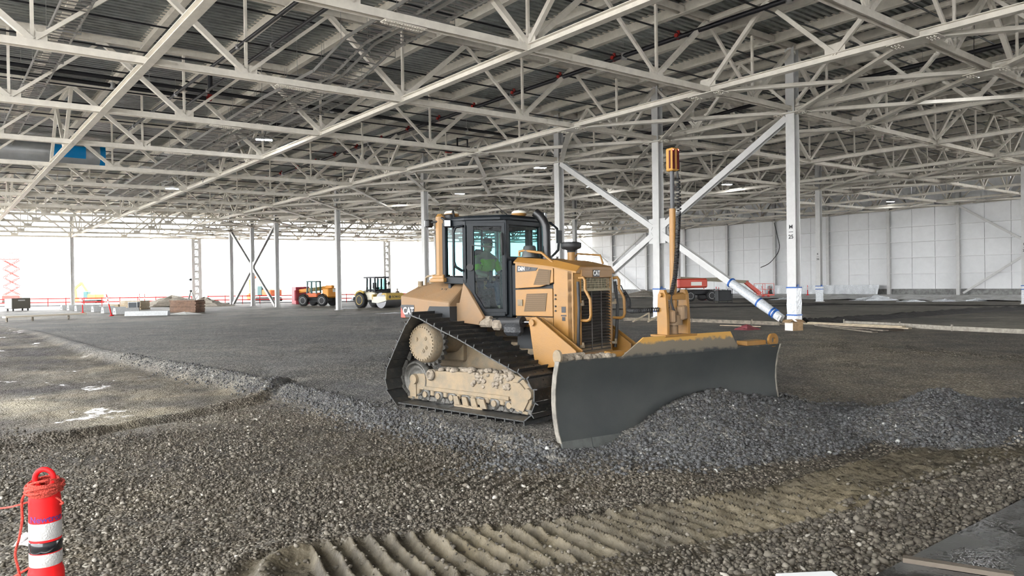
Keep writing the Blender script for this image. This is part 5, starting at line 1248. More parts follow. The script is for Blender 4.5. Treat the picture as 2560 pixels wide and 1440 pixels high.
# ================================================================ distant machines
def wheel(c, r, w, side, par, rim=yel, tirem=rubm, ang=0):
    b = MB(); b.lathe([(r*.55, -w/2), (r*.92, -w/2), (r, -w*.36), (r, w*.36), (r*.92, w/2), (r*.55, w/2)], c, 26, 'y'); t_ = b.build('tyre', tirem, par)
    b = MB(); n = 22
    for k in range(n):
        a_ = 2*PI*k/n
        for s in (-1, 1): b.box(Vector(c)+Vector((math.cos(a_)*r, s*w*.24, math.sin(a_)*r)), (.05, w*.4, .07), rot=Matrix.Rotation(-a_+PI/2, 3, 'Y') @ Matrix.Rotation(s*.5, 3, 'Z'))
    b.build('tread_lugs', tirem, t_)['kind'] = 'stuff'
    b = MB(); b.lathe([(.0, side*w*.3), (r*.2, side*w*.36), (r*.26, side*w*.2), (r*.45, side*w*.15), (r*.56, side*w*.56), (r*.62, side*w*.52), (r*.6, -side*w*.4)], c, 22, 'y'); b.build('rim', rim, t_)
# road roller
GZ = -.33
rp = at(947, 769, GZ); rollerw = mat('roller_cream', (.80, .76, .62), .45); rolly = mat('roller_yellow', (.62, .43, .10), .5); drumm = mat('drum_steel', (.2, .2, .21), .35, metal=.7)
t = empty('road_roller', (rp.x, rp.y, GZ), math.atan2(-.62, .78)); tag(t, 'cream and yellow single drum road roller parked in the distance', 'road roller'); RR = t
for s in (-1, 1): wheel((-1.6, s*.9, .78), .78, .55, s, t, rolly)
b = MB(); b.cyl((1.55, -1.07, .76), (1.55, 1.07, .76), .76, 40); b.build('drum', drumm, t)
b = MB()
for s in (-1, 1): b.prism([(.35, .35), (.35, 1.0), (1.2, 1.0), (2.1, .95), (2.45, .8), (2.45, .45), (1.8, .4)] if False else [(.35, .55), (.35, 1.1), (1.3, 1.15), (2.35, 1.15), (2.45, .75), (1.9, .62), (1.2, .50)], s*1.14-.06, s*1.14+.06)
b.build('drum_frame', rollerw, t)
b = MB(); b.box((2.40, 0, 1.08), (.16, 2.4, .55), bev=.02); b.box((.45, 0, 1.1), (.2, 2.4, .5), bev=.02); b.prism([(1.6, 1.3), (2.4, 1.3), (2.4, 1.45), (1.9, 1.5)], -1.1, 1.1); b.build('front_crossbeam', rolly, t)
put_text('BOMAG', .30, mat('roller_letter', (.08, .07, .05), .5), (2.49, .1, 1.1), (0, 1, 0), (0, 0, 1), t, 'lettering')
b = MB(); b.box((2.487, -.72, 1.1), (.01, .26, .26), rot=Matrix.Rotation(PI/4, 3, 'X')); b.build('emblem', mat('roller_letter', (.08, .07, .05)), t)
b = MB(); b.box((-.55, 0, 1.15), (1.6, 1.5, .75), bev=.06); b.prism([(-.2, 1.4), (-.2, 1.75), (-1.2, 1.8), (-2.9, 1.35), (-2.9, .95), (-1.3, 1.0)], -.62, .62); b.build('body', rollerw, t)
b = MB(); b.tube([(-2.4, -1.0, 1.2), (-2.1, -1.0, 1.55), (-1.6, -1.0, 1.68), (-1.1, -1.0, 1.55)], .12, 8); b.tube([(-2.4, 1.0, 1.2), (-2.1, 1.0, 1.55), (-1.6, 1.0, 1.68), (-1.1, 1.0, 1.55)], .12, 8); b.build('fender', rolly, t)
b = MB()
for x, y in ((-.95, -.7), (-.95, .7), (.3, -.7), (.3, .7), (-.4, -.72), (-.4, .72)): b.bar((x, y, 1.6), (x*.93, y, 2.95), .13, .13)
for a_, c_ in (((-.95, -.7), (.3, -.7)), ((.3, -.7), (.3, .7)), ((.3, .7), (-.95, .7)), ((-.95, .7), (-.95, -.7))): b.bar((*a_, 1.75), (*c_, 1.75), .07, .2)
b.build('cab_frame', cabm, t)
b = MB(); b.box((-.33, 0, 3.04), (1.8, 1.85, .17), bev=.03); b.build('cab_roof', mat('roof_grey', (.12, .12, .13), .6), t)
glassL = glassmat('clear_glass', (.38, .56, .56), 1.2)
for P in ([(.3, -.66, 1.85), (.3, .66, 1.85), (.29, .66, 2.9), (.29, -.66, 2.9)], [(-.9, -.7, 1.85), (.27, -.7, 1.85), (.26, -.7, 2.9), (-.9, -.7, 2.9)], [(-.9, .7, 1.85), (.27, .7, 1.85), (.26, .7, 2.9), (-.9, .7, 2.9)]):
    b = MB(); b.add(P, [(0, 1, 2, 3)]); b.build('cab_glass', glassL, t)
b = MB(); b.box((-.35, 0, 1.95), (.5, .5, .15), bev=.04); b.box((-.6, 0, 2.25), (.12, .5, .55), bev=.04); b.lathe([(.0, 0), (.55, .05), (.6, .2), (.5, .3), (0, .32)], (.35, .1, 1.45), 16); b.build('seat', darkin, t)
b = MB(); b.prism([(-3.3, .7), (-2.9, .75), (-2.8, 1.1), (-3.1, .95)], -.9, .9); b.build('rear_bumper', drumm, t)
b = MB(); b.tube([(.35, .95, 1.6), (.4, .98, 2.2), (.42, 1.0, 2.5)], .025, 6); b.box((.42, 1.02, 2.45), (.08, .2, .3), bev=.02); b.box((.45, .85, 1.7), (.4, .35, .4)); b.build('mirror', rubm, t)
# telehandler
tp_ = at(797, 764.5, GZ); orn = mat('orange_paint', (.85, .34, .03), .4); orn2 = mat('orange_red', (.75, .16, .04), .45)
t = empty('telehandler', (tp_.x, tp_.y, GZ), math.atan2(.60, -.80)+.25); tag(t, 'orange telehandler seen from behind beside the slim column', 'telehandler')
for x in (-1.25, 1.35):
    for s in (-1, 1): wheel((x, s*.92, .62), .62, .42, s, t, mat('rim_grey', (.55, .55, .55), .5))
b = MB(); b.box((.1, 0, .75), (3.4, .9, .4), bev=.05); b.box((0, 0, .55), (1.2, 1.5, .3), bev=.05); b.build('chassis', darkin, t)
b = MB(); b.box((-1.35, -.3, 1.45), (1.1, 1.5, 1.1), bev=.1); b.box((-1.7, .0, 1.5), (.7, 1.9, .95), bev=.08); b.box((-1.5, -.1, 2.15), (.9, .5, .35), bev=.05); b.build('engine_cover', orn, t)
b = MB(); b.box((-2.07, -.1, 1.75), (.04, .5, .4)); b.build('rear_window', mat('pale_panel', (.8, .78, .72), .4), t)
b = MB(); b.box((.6, -.35, 1.9), (4.6, .38, .42), bev=.04, rot=Matrix.Rotation(.10, 3, 'Y')); b.build('boom', orn, t)
b = MB(); b.box((3.0, -.3, 1.2), (.25, 1.4, 1.2), bev=.05); b.build('carriage', mat('carriage_red', (.45, .03, .05), .5), t)
b = MB(); b.box((.35, .45, 1.25), (1.5, .85, .5), bev=.06); b.build('cab_base', orn2, t)
b = MB()
for x, y in ((-.35, .1), (-.35, .85), (1.0, .1), (.95, .85), (.3, .86)): b.bar((x, y, 1.4), (x*.9, y, 2.72), .12, .12)
b.box((.3, .48, 2.76), (1.4, .95, .14), bev=.02); b.build('cab_frame', mat('cab_teal', (.03, .10, .10), .4), t)
for P in ([(-.35, .87, 1.5), (1.0, .87, 1.5), (.9, .87, 2.7), (-.32, .87, 2.7)], [(-.37, .12, 1.5), (-.37, .85, 1.5), (-.34, .85, 2.7), (-.34, .12, 2.7)]): b = MB(); b.add(P, [(0, 1, 2, 3)]); b.build('cab_glass', glassL, t)
for x in (-1.25, 1.35):
    for s in (-1, 1): b = MB(); b.tube([(x-.65, s*.92, .8), (x-.5, s*.92, 1.2), (x, s*.92, 1.36), (x+.5, s*.92, 1.2), (x+.65, s*.92, .9)], .07, 6); b.build('fender', rubm, t)
# boom lift by the wall
bp_ = at(1740, 752, 0); t = empty('boom_lift', (bp_.x, bp_.y, 0), math.radians(12)); tag(t, 'red boom lift with long folded boom in front of the white wall', 'boom lift')
reds = mat('lift_red', (.62, .06, .03), .45)
b = MB(); b.box((-.6, 0, 1.7), (3.0, 1.4, .9), bev=.12); b.build('turntable_cover', reds, t)
b = MB(); b.box((-.3, -.75, 1.65), (1.1, .03, .35)); b.build('maker_panel', mat('pale_panel', (.8, .78, .72), .4), t)
b = MB(); b.box((0, 0, .8), (2.6, 1.3, .5), bev=.1); b.build('chassis', darkin, t)
for x in (-1.1, 1.1):
    for s in (-1, 1): wheel((x, s*.95, .5), .5, .36, s, t, mat('rim_grey', (.55, .55, .55), .5))
b = MB(); b.bar((-1.6, .1, 2.2), (5.6, .1, 1.75), .26, .28); b.bar((-1.5, .1, 2.0), (2.8, .1, 2.05), .34, .34); b.build('boom', mat('boom_olive', (.22, .19, .13), .5), t)
b = MB(); b.bar((5.3, .1, 1.75), (6.9, .1, .55), .26, .34); b.build('jib', reds, t)
b = MB(); b.box((7.3, .1, .45), (1.3, 1.6, .12)); [b.cyl((x, y, .45), (x, y, 1.55), .025, 6) for x in (6.7, 7.9) for y in (-.7, .9)]; [b.bar((6.7, y, z), (7.9, y, z), .04, .04) for y in (-.7, .9) for z in (1.0, 1.55)]; b.build('basket', reds, t)
t2 = MB(); t2.tube(bez_pts([(.9, -.9, .1), (1.4, -1.0, .9), (2.0, -1.0, 1.1), (2.4, -1.0, .5), (2.0, -1.0, .1), (1.4, -1.0, .3)], 8), .04, 6); t2.build('hose_loop', mat('pale_hose', (.7, .7, .68), .6), t)
gp = at(1772, 760, 0); t = empty('portable_generator', (gp.x+1.2, gp.y, 0), .2); tag(t, 'black portable generator with looped hoses right of the red boom lift', 'generator')
b = MB(); t.scale = (.62, .8, .9); b.box((0, 0, .75), (1.9, .9, 1.0), bev=.05); b.build('housing', darkin, t); b = MB(); [b.tube([(x, -.5, .1), (x, -.5, 1.35), (x, .5, 1.35), (x, .5, .1)], .04, 6) for x in (-1.0, 1.0)]; b.bar((-1.0, -.5, .15), (1.0, -.5, .15), .06, .06); b.build('tube_frame', rubm, t)
# delineator posts and cones
conem = mat('cone_red', (.72, .010, .012), .55, spec=.2); bandm = mat('reflective_band', (.72, .72, .72), .35)
def post(label, px, py, z, h=1.05, tilt=0.0, r=.05):
    p = at(px, py, z); t = empty('delineator_post', (p.x, p.y, z)); t.rotation_euler = (0, tilt, 0); tag(t, label, 'traffic post', 'small red delineator posts')
    t['group'] = 'red delineator posts on the site'
    b = MB(); b.lathe([(.0, 0), (.2, 0), (.2, .05), (r*1.4, .08), (r, .12), (r*.85, h-.1), (r*.5, h-.08), (r*.5, h), (0, h)], (0, 0, 0), 14); b.build('tube', conem, t)
    b = MB(); b.cyl((0, 0, h*.55), (0, 0, h*.68), r*1.05, 14, caps=False); b.cyl((0, 0, h*.75), (0, 0, h*.85), r*1.02, 14, caps=False); b.build('reflective_band', bandm, t)
for a_ in [('red post left of a small gap right of the generator', 1760, 750, 0, 1.3), ('pair of red posts in front of the boom lift jib, left one', 1791, 748, 0, 1.3), ('pair of red posts in front of the boom lift jib, right one', 1797, 746, 0, 1.2), ('red post left of the M 25 column near the wall, leaning left', 1908, 741, 0, 1.2, -.12), ('red post left of the M 25 column near the wall, leaning right', 1921, 741, 0, 1.2, .1), ('single red post between the M 25 and K 26 columns', 2019, 738, 0, 1.2), ('tall red post among white blocks at far left', 207, 783, GZ, 1.45, -.02), ('leaning red post left of the black bin', 279, 790, GZ, 1.9, -.22), ('thin red post behind the timber stacks', 362, 765, GZ, 1.6), ('red post beyond the timber stack with the bin', 349, 764, GZ, 1.6)]: post(*a_)
# ================================================================ foreground tube post with rope
pz_ = -.14; D_ = 3.55; pp = atd(113, 1300, D_); t = empty('tube_post', (pp.x, pp.y, pz_)); tag(t, 'orange red tube post with white bands wound with rope in the foreground', 'traffic post'); TPO = t
b = MB(); R_ = .068; H = 1.06-pz_*0
def zpix(y): return float(atd(113, y, D_).z)-pz_
z1, z2, z3, z4, z5, z6, z7 = zpix(1415), zpix(1378), zpix(1340), zpix(1298), zpix(1252), zpix(1240), zpix(1165)
b.lathe([(.0, 0), (.24, 0), (.24, .05), (.12, .09), (.085, .12), (.078, z1-.03), (.074, z1-.01), (.069, z1), (.069, z5+.01), (.066, z5+.03), (.060, z5+.055), (.05, z5+.065), (.05, z7-.13), (.0, z7-.12)], (0, 0, 0), 40); b.build('tube', conem, t)
b = MB(); n = 22; pts = [Vector((math.cos(a_)*.046, 0, z7-.062+math.sin(a_)*.046)) for a_ in np.linspace(-.9, PI+.9, n)]; pts = [Vector((pts[0].x*.95, 0, z7-.16))]+pts+[Vector((pts[-1].x*.95, 0, z7-.16))]; b.tube(pts, .0125, 12); b.build('loop_handle', conem, t)
def band(z0, z1_, m_, r, nm): b = MB(); b.lathe([(r-.002, z0), (r, z0+.003), (r, z1_-.003), (r-.002, z1_)], (0, 0, 0), 40, caps=False); return b.build(nm, m_, t)
hx = mat('reflective_sheet', (.46, .45, .44), .35, bump=.4, bscale=120)
band(zpix(1342), zpix(1300), hx, .0705, 'reflective_band'); band(zpix(1408), zpix(1376), hx, .0705, 'reflective_band')
bt = band(zpix(1374), zpix(1347), mat('black_tape', (.006, .007, .010), .15, spec=.7), .0715, 'tape_band')
b = MB()
for k in range(6):
    a0 = -2.2+k*.0; 
tm = text_mesh('Newtron', .042, mat('marker_ink', (.09, .02, .16), .6), 'handwriting', .0004)
for v in tm.vertices: a_ = v.co.x/.0705+math.atan2(-pp.y, -pp.x)+.1; r = .0702+v.co.z; v.co = Vector((math.cos(a_)*r, math.sin(a_)*r, v.co.y+zpix(1290)))
inst('handwriting', tm, t)
ropem = mat('orange_rope', (.66, .07, .045), .8, bump=1.0, bscale=160)
def wind(b):
    rng = random.Random(2); P = []; zt, zb_ = z7-.085, z5+.045
    for k in range(15):
        ph = rng.uniform(0, 6.3); zc = zb_+(zt-zb_)*((k*.37) % 1.0)*.9+.01; tl = rng.uniform(.004, .022); rr = .060+.018*math.sin(PI*min(1, max(0, (zc-zb_)/(zt-zb_))))+rng.uniform(-.003, .006)
        for q in range(22):
            a_ = 2*PI*q/22; P.append(Vector((math.cos(a_)*rr, math.sin(a_)*rr, zc+tl*math.sin(a_+ph)+.0015*q/22)))
    b.tube(P, .0062, 7)
rope = empty('rope', (pp.x, pp.y, pz_)); tag(rope, 'orange braided rope wound on the foreground tube post and hanging at its left', 'rope')
b = MB(); wind(b); b.build('winding', ropem, rope)
def rp_(px, py, d=D_): q = atd(px, py, d); return Vector((q.x-pp.x, q.y-pp.y, q.z-pz_))
b = MB(); b.tube(bez_pts([rp_(70, 1228, D_-.05), rp_(55, 1250, D_-.07), rp_(55, 1300, D_-.07), rp_(48, 1345, D_-.07), rp_(38, 1385, D_-.06), rp_(46, 1425, D_-.05), rp_(60, 1500, D_-.02)], 8), .006, 7); b.build('hanging_end', ropem, rope)
b = MB(); b.tube(bez_pts([rp_(80, 1252, D_-.03), rp_(40, 1264, D_-.02), rp_(0, 1271, D_+.1), rp_(-160, 1290, D_+.5)], 6), .0045, 6); b.tube(bez_pts([rp_(80, 1415, D_-.03), rp_(55, 1430, D_-.02), rp_(20, 1450, D_)], 6), .006, 6); b.build('tight_line', ropem, rope)
b = MB(); b.tube(bez_pts([rp_(140, 1243, D_-.02), rp_(150, 1250, D_-.02), rp_(158, 1258, D_-.02), rp_(150, 1260, D_-.02)], 6), .005, 6); b.build('rope_end', ropem, rope)
b = MB(); P = [rp_(82, 1338), rp_(64, 1330), rp_(50, 1340), rp_(33, 1365), rp_(55, 1362), rp_(80, 1368)]; b.add(P+[p+Vector((0, .002, 0)) for p in P], [(0, 1, 2, 3, 4, 5), (11, 10, 9, 8, 7, 6)]+[(i, (i+1) % 6, (i+1) % 6+6, i+6) for i in range(6)]); tg = b.build('paper_tag', mat('paper_white', (.8, .76, .74), .7), t)
b = MB()
for k in range(3): b.bar(rp_(52+k*5, 1358-k*6, D_-.004), rp_(74+k*3, 1343-k*3, D_-.004), .002, .002)
b.build('tag_print', blackdec, tg)
# ================================================================ timber, boards, boxes
wood = mat('pale_timber', (.50, .42, .30), .8, var=.2, scale=5); woodd = mat('weathered_timber', (.22, .19, .15), .9, var=.3, scale=5); woodb = mat('brown_ply', (.20, .12, .08), .8, var=.25, scale=3)
def gz(x, y): return float(height(np.array([x]), np.array([y]), False)[0][0])
def boards(label, px0, py0, px1, py1, n, w=.2, h=.04, m_=wood, z=0.0, seed=0, spread=.25, name='timber_board', cat='board', group=None):
    rng = random.Random(seed); p0, p1 = at(px0, py0, z), at(px1, py1, z)
    for k in range(n):
        s = Vector((rng.uniform(-spread, spread), rng.uniform(-spread, spread), 0)); e = Vector((rng.uniform(-spread, spread), rng.uniform(-spread, spread), 0))
        a_, c_ = p0+s, p1+e; c = (a_+c_)/2; zz = max(gz(a_.x, a_.y), gz(c_.x, c_.y), gz(c.x, c.y))+h/2+.01+k*h
        a_.z = c_.z = zz; o = c.copy(); o.z = zz
        b = MB(); b.bar(a_-o, c_-o, w, h); ob = b.build(name, m_, None, o); tag(ob, label[k] if isinstance(label, (list, tuple)) else label, cat, group)
boards(['pale long plank lying in front of the M 25 column, nearest', 'pale long plank under the nearest one by the column'], 2022, 811, 2260, 823, 2, .24, .05, wood, 0, 1, .3)
boards(['grey plank of the pile right of the cardboard box, longest', 'grey plank crossing the pile right of the cardboard box'], 2030, 817, 2200, 831, 2, .24, .04, woodd, 0, 2, .4)
boards('dark short board at the right end of the plank pile', 2150, 828, 2250, 826, 1, .5, .06, mat('dark_timber', (.07, .055, .04), .9), 0, 3, .05)
boards('pale board reaching left from the cardboard box', 1860, 805, 1965, 812, 1, .2, .04, wood, 0, 4, .1)
boards('narrow pale lath on the gravel beside the red rag', 1800, 815, 1900, 818, 1, .1, .03, wood, 0, 5, .1)
def formwork(label, pts, z, h=.16, m_=woodd, seed=1):
    P = [at(x, y, z) for x, y in pts]; 
    for q in P: q.z = gz(q.x, q.y)
    o = P[0].copy(); t = empty('edge_form', o); tag(t, label, 'formwork')
    for a_, c_ in zip(P, P[1:]):
        L = (c_-a_).length; n = max(1, int(L/2.4))
        for k in range(n):
            s, e = a_.lerp(c_, k/n), a_.lerp(c_, (k+.985)/n); b = MB(); up_ = Vector((0, 0, h/2+.02)); b.bar(s-o+up_, e-o+up_, .04, h); b.build('form_board', m_, t)
            b = MB(); m2 = s+Vector((0, 0, -.05)); b.bar(m2-o, m2-o+Vector((0, 0, h+.13)), .05, .05); b.build('stake', m_, t)
    return t
formwork('grey board edge form with stakes running left behind the mast', [(1560, 803), (1640, 803), (1730, 806), (1880, 812), (1950, 815)], 0)
formwork('long pale edge form running to the right edge of the picture', [(2110, 812), (2250, 819), (2380, 828), (2600, 838)], 0, m_=mat('pale_form', (.34, .31, .26), .9, var=.2))
def rake(label, px, py, dx):
    p = at(px, py, 0); p.z = gz(p.x, p.y); t = empty('form_brace', p); tag(t, label, 'brace', None)
    b = MB(); b.bar((0, 0, .03), (dx, .6, .42), .07, .05); b.bar((dx, .6, -.05), (dx, .6, .45), .06, .05); b.build('brace_stick', wood, t)
rake('left one of two slanted wooden braces beside the hood handle', 1582, 806, .9); rake('right one of two slanted wooden braces beside the hood handle', 1620, 806, .9)
# cardboard box
c = at(1985, 826, 0); c.z = gz(c.x, c.y); t = empty('cardboard_box', c, .35); tag(t, 'open cardboard box with torn flaps at the foot of the M 25 column', 'box'); card = mat('cardboard', (.42, .28, .15), .85, var=.15)
s_ = .62; t.scale = (.78,)*3
for (cx, cy, w_, d_) in ((0, -.28, s_, .01), (0, .28, s_, .01), (-.31, 0, .01, .56), (.31, 0, .01, .56)): b = MB(); b.box((cx, cy, .21), (w_, d_, .42)); b.build('box_side', card if cx >= 0 else mat('white_card', (.75, .70, .64), .8), t)
b = MB(); b.box((0, 0, .01), (s_, .56, .01)); b.build('box_base', card, t)
for (cx, cy, w_, d_, rx, ry) in ((0, .38, s_, .24, .5, 0), (-.40, 0, .24, .54, 0, -.5), (.40, 0, .24, .54, 0, .6)): b = MB(); b.box((cx, cy, .46), (w_, d_, .01), rot=Matrix.Rotation(ry, 3, 'Y') @ Matrix.Rotation(rx, 3, 'X')); b.build('flap', card, t)
b = MB(); b.box((-.1, 0, .2), (.3, .4, .3), bev=.05); b.build('red_content', mat('dark_red', (.15, .01, .01), .7), t)
def lump(name, label, cat, px, py, z, size, m_, n=6, seed=0, grp=None):
    rng = random.Random(seed); p = at(px, py, z); p.z = gz(p.x, p.y); b = MB(); NN = 14; vs_ = []
    M_ = 8
    for q in range(M_+1):
        for e in range(NN):
            a_ = 2*PI*e/NN; r = (1-(q/M_)**1.3)*(1+.25*math.sin(e*1.9+seed)+rng.uniform(-.12, .12)); vs_.append((size[0]*r*math.cos(a_), size[1]*r*math.sin(a_), size[2]*(q/M_)*(1+rng.uniform(-.15, .15))-.02))
    b.add(vs_, [(q*NN+e, q*NN+(e+1) % NN, (q+1)*NN+(e+1) % NN, (q+1)*NN+e) for q in range(M_) for e in range(NN)]); b.add(vs_[-NN:], [tuple(range(NN))])
    o = b.build(name, m_, None, p); tag(o, label, cat, grp); return o
lump('rag', 'crumpled dark red rag on the gravel left of the cardboard box', 'rag', 1868, 824, 0, (.5, .35, .22), mat('rag_red', (.22, .05, .06), .9), seed=1)
lump('blue_scrap', 'small blue plastic scrap on the stones near the slab edge', 'scrap', 2265, 1341, -.15, (.05, .03, .018), mat('scrap_blue', (.02, .03, .3), .4), seed=2)
lump('plastic_heap', 'large crumpled white plastic heap near the wall, right of K 26', 'plastic', 2190, 749, 0, (1.9, 1.0, .5), wrapm, seed=3)
for k, (x, y, l) in enumerate([(2280, 752, 'low white plastic heap, middle one of those near the wall'), (2362, 751, 'low white plastic heap with dark scraps near the wall'), (2440, 750, 'white plastic heap nearest the right edge'), (1960, 747, 'white plastic heap left of the M 25 column'), (1690, 748, 'white plastic heap under the boom lift')]): lump('plastic_heap', l, 'plastic', x, y, 0, (1.3, .8, .22), wrapm, seed=4+k)
# sheet of plastic on the slab before the wall, and skirt on the wall
def sheet():
    xs = np.linspace(-.5, 9, 90); js = np.linspace(5.0, 7.7, 26); vs_ = []
    for i in xs:
        for j in js:
            p = G(i, j); f_ = float(fbm(np.array([i*6.0]), np.array([j*9.0]), 1.0, 4, 7)[0]); vs_.append((p.x, p.y, gz(p.x, p.y)+.06+.10*f_))
    b = MB(); n = len(js); b.add(vs_, [(a_*n+c_, a_*n+c_+1, (a_+1)*n+c_+1, (a_+1)*n+c_) for a_ in range(len(xs)-1) for c_ in range(n-1)], True); o = b.build('plastic_sheet', mat('ground_sheet', (.60, .60, .58), .35, col2=(.26, .25, .23), scale=.9, mixat=.5, soft=.05), None); tag(o, 'wide wrinkled translucent plastic sheet spread on the ground before the wall', 'plastic sheet')
    for a0, a1 in ((3.1, 4.0), (4.05, 4.95), (5.05, 5.9)):
        b = MB(); vs_ = []
        for a_ in np.linspace(a0, a1, 16):
            for z in (0.0, .4, .8, 1.15): p = G(a_, 7.86+.03*math.sin(a_*40+z*3)); vs_.append((p.x, p.y, z-.02))
        b.add(vs_, [(q*4+e, q*4+e+1, (q+1)*4+e+1, (q+1)*4+e) for q in range(15) for e in range(3)], True); b.build('plastic_skirt', wrapm, WALL).matrix_parent_inverse = WALL.matrix_world.inverted()
bpy.context.view_layer.update(); sheet()
t = empty('hanging_cable', G(4, 7.8, 0)); tag(t, 'black cable hanging in a loop down the white wall behind the diagonal brace', 'cable'); o_ = G(4, 7.8, 0)
b = MB(); b.tube([p-o_ for p in bez_pts([G(4.9, 7.85, 9.6), G(4.82, 7.8, 8.0), G(4.78, 7.8, 6.0), G(4.95, 7.8, 4.3), G(5.15, 7.8, 3.6)], 8)], .05, 6); b.build('cable_run', rubm, t)
# dark mesh strip and dirt ridges on the right
def ridge(name, label, cat, pts, w, h, m_, z=0, rough=.3):
    P = bez_pts([at(x, y, z) for x, y in pts], 14); vs_ = []; N_ = 6; rng = random.Random(5)
    for k, p in enumerate(P):
        t_ = (P[min(k+1, len(P)-1)]-P[max(k-1, 0)]).normalized(); s = Vector((t_.y, -t_.x, 0)); g_ = gz(p.x, p.y)
        for e in range(N_+1): u = e/N_*2-1; vs_.append(p+s*(u*w)+Vector((0, 0, g_-p.z-.02+h*(1-u*u)*(1+rng.uniform(-rough, rough)))))
    b = MB(); n = N_+1; b.add(vs_, [(a_*n+c_, a_*n+c_+1, (a_+1)*n+c_+1, (a_+1)*n+c_) for a_ in range(len(P)-1) for c_ in range(N_)]); o = b.build(name, m_, None); tag(o, label, cat); return o
darksoil = mat('dark_soil', (.035, .032, .03), .95, bump=.8, bscale=12)
ridge('soil_ridge', 'long dark ridge curving from the M 25 column to the right edge', 'soil', [(2012, 808), (2080, 806), (2200, 797), (2330, 787), (2450, 778), (2620, 768)], .5, .22, darksoil)
ridge('soil_ridge', 'thin dark trench line crossing behind the mast and the columns', 'soil', [(1480, 776), (1700, 770), (1900, 765), (2100, 760)], .35, .10, darksoil)
ridge('soil_ridge', 'dark bank line at the far end of the gravel near the plastic sheet', 'soil', [(1700, 757), (1950, 757), (2200, 760), (2560, 763)], .25, .09, darksoil)
# far left yard: white blocks, timber stacks, bin, crate, plank rail
concw = mat('white_block', (.55, .56, .56), .8, var=.08)
def block(label, px, py, L, ang, h=.55, z=GZ):
    p = at(px, py, z); t = empty('concrete_block', (p.x, p.y, z), ang); tag(t, label, 'concrete block'); b = MB(); b.prism([(-.35, 0), (.35, 0), (.22, h), (-.22, h)], 0, L); b.build('block', concw, t)
    b = MB(); [b.box((-.1+q*.1, -.01, h*.4), (.03, .012, .12)) for q in range(3)]; b.build('painted_mark', blackdec, t)
for k, (x, y, L, l) in enumerate([(153, 775, 2.4, 'leftmost white barrier block of the distant row'), (170, 776, 2.4, 'second white barrier block of the distant row'), (189, 778, 2.2, 'third white barrier block beside the red post'), (231, 780, 2.0, 'white barrier block right of the red post'), (256, 783, 2.0, 'white barrier block left of the leaning red post'), (286, 786, 2.0, 'white barrier block just behind the leaning red post')]): block(l, x, y, L, -.7)
block('long low white barrier in front of the black bin', 315, 790, 3.4, -1.45, .38)
def stack(label, px0, px1, py, h, m_, n, z=GZ, depth=1.2, name='timber_stack'):
    a_, c_ = at(px0, py, z), at(px1, py, z); o = (a_+c_)/2; L = (c_-a_).length; t = empty(name, (o.x, o.y, z), math.atan2(c_.y-a_.y, c_.x-a_.x)); tag(t, label, 'timber stack')
    rng = random.Random(n)
    for k in range(n): b = MB(); hh = h/n; b.box((rng.uniform(-.05, .05), depth/2+rng.uniform(-.05, .05), hh*(k+.5)), (L*rng.uniform(.96, 1), depth, hh*.86)); b.build('sheet', m_, t)
    for q in (-.35, .35): b = MB(); b.box((L*q, depth/2, -.02), (.12, depth, .1)); b.build('bearer', woodd, t)
stack('brown plywood stack in front of the survey tripod', 424, 490, 781, 1.12, woodb, 9)
stack('pale timber stack behind the black bin', 299, 352, 774, .95, mat('pale_ply', (.40, .32, .22), .85, var=.2), 6)
stack('small pale timber stack left of the larger one', 270, 296, 773, .55, mat('pale_ply', (.40, .32, .22)), 3)
def genbox():
    a_, c_ = at(30, 778, GZ), at(76, 776, GZ); o = (a_+c_)/2; t = empty('equipment_crate', (o.x, o.y, GZ), math.atan2(c_.y-a_.y, c_.x-a_.x)); tag(t, 'dark equipment crate on legs with pale side at far left', 'crate'); L = (c_-a_).length
    b = MB(); b.box((0, .5, .82), (L, 1.1, 1.15), bev=.03); b.build('body', mat('crate_olive', (.12, .11, .09), .7), t)
    b = MB(); b.box((-L/2-.02, .5, .82), (.04, 1.0, 1.05)); b.build('pale_side', concw, t); b = MB(); b.box((0, -.06, 1.15), (.8, .02, .14)); b.build('name_plate', concw, t)
    for x in (-.4, .4):
        b = MB(); b.cyl((L*x, .1, 0), (L*x, .1, .28), .08, 8); b.cyl((L*x, .9, 0), (L*x, .9, .28), .08, 8); b.build('leg', darkin, t)
genbox()
bp_ = at(336, 780, GZ); t = empty('waste_bin', (bp_.x, bp_.y, GZ), .1); tag(t, 'dark grey waste bin with white rim between barrier and timber', 'bin')
b = MB(); b.prism([(-.32, 0), (.32, 0), (.4, .92), (-.4, .92)], -.35, .35); b.build('body', mat('bin_dark', (.06, .07, .08), .6), t); b = MB(); b.box((0, 0, .95), (.88, .8, .07)); [b.box((x, -.37, .5), (.05, .03, .9)) for x in (-.4, .4)]; b.build('rim', concw, t)
# survey tripod
q = at(478, 773, GZ); t = empty('survey_tripod', (q.x, q.y, GZ)); tag(t, 'surveyor tripod with instrument standing behind the brown stack', 'tripod')
for k in range(3): a_ = k*2*PI/3+.3; b = MB(); b.bar((0, 0, 1.95), (math.cos(a_)*.95, math.sin(a_)*.95, 0), .06, .06); b.build('leg', mat('tripod_grey', (.25, .25, .24), .6), t)
b = MB(); b.cyl((0, 0, 1.9), (0, 0, 3.0), .03, 8); b.cyl((0, 0, 1.85), (0, 0, 2.0), .13, 10); b.build('column', darkin, t); b = MB(); b.cyl((0, 0, 3.0), (0, 0, 3.25), .12, 12); b.box((-.12, 0, 3.1), (.2, .1, .1)); b.build('instrument', darkin, t)
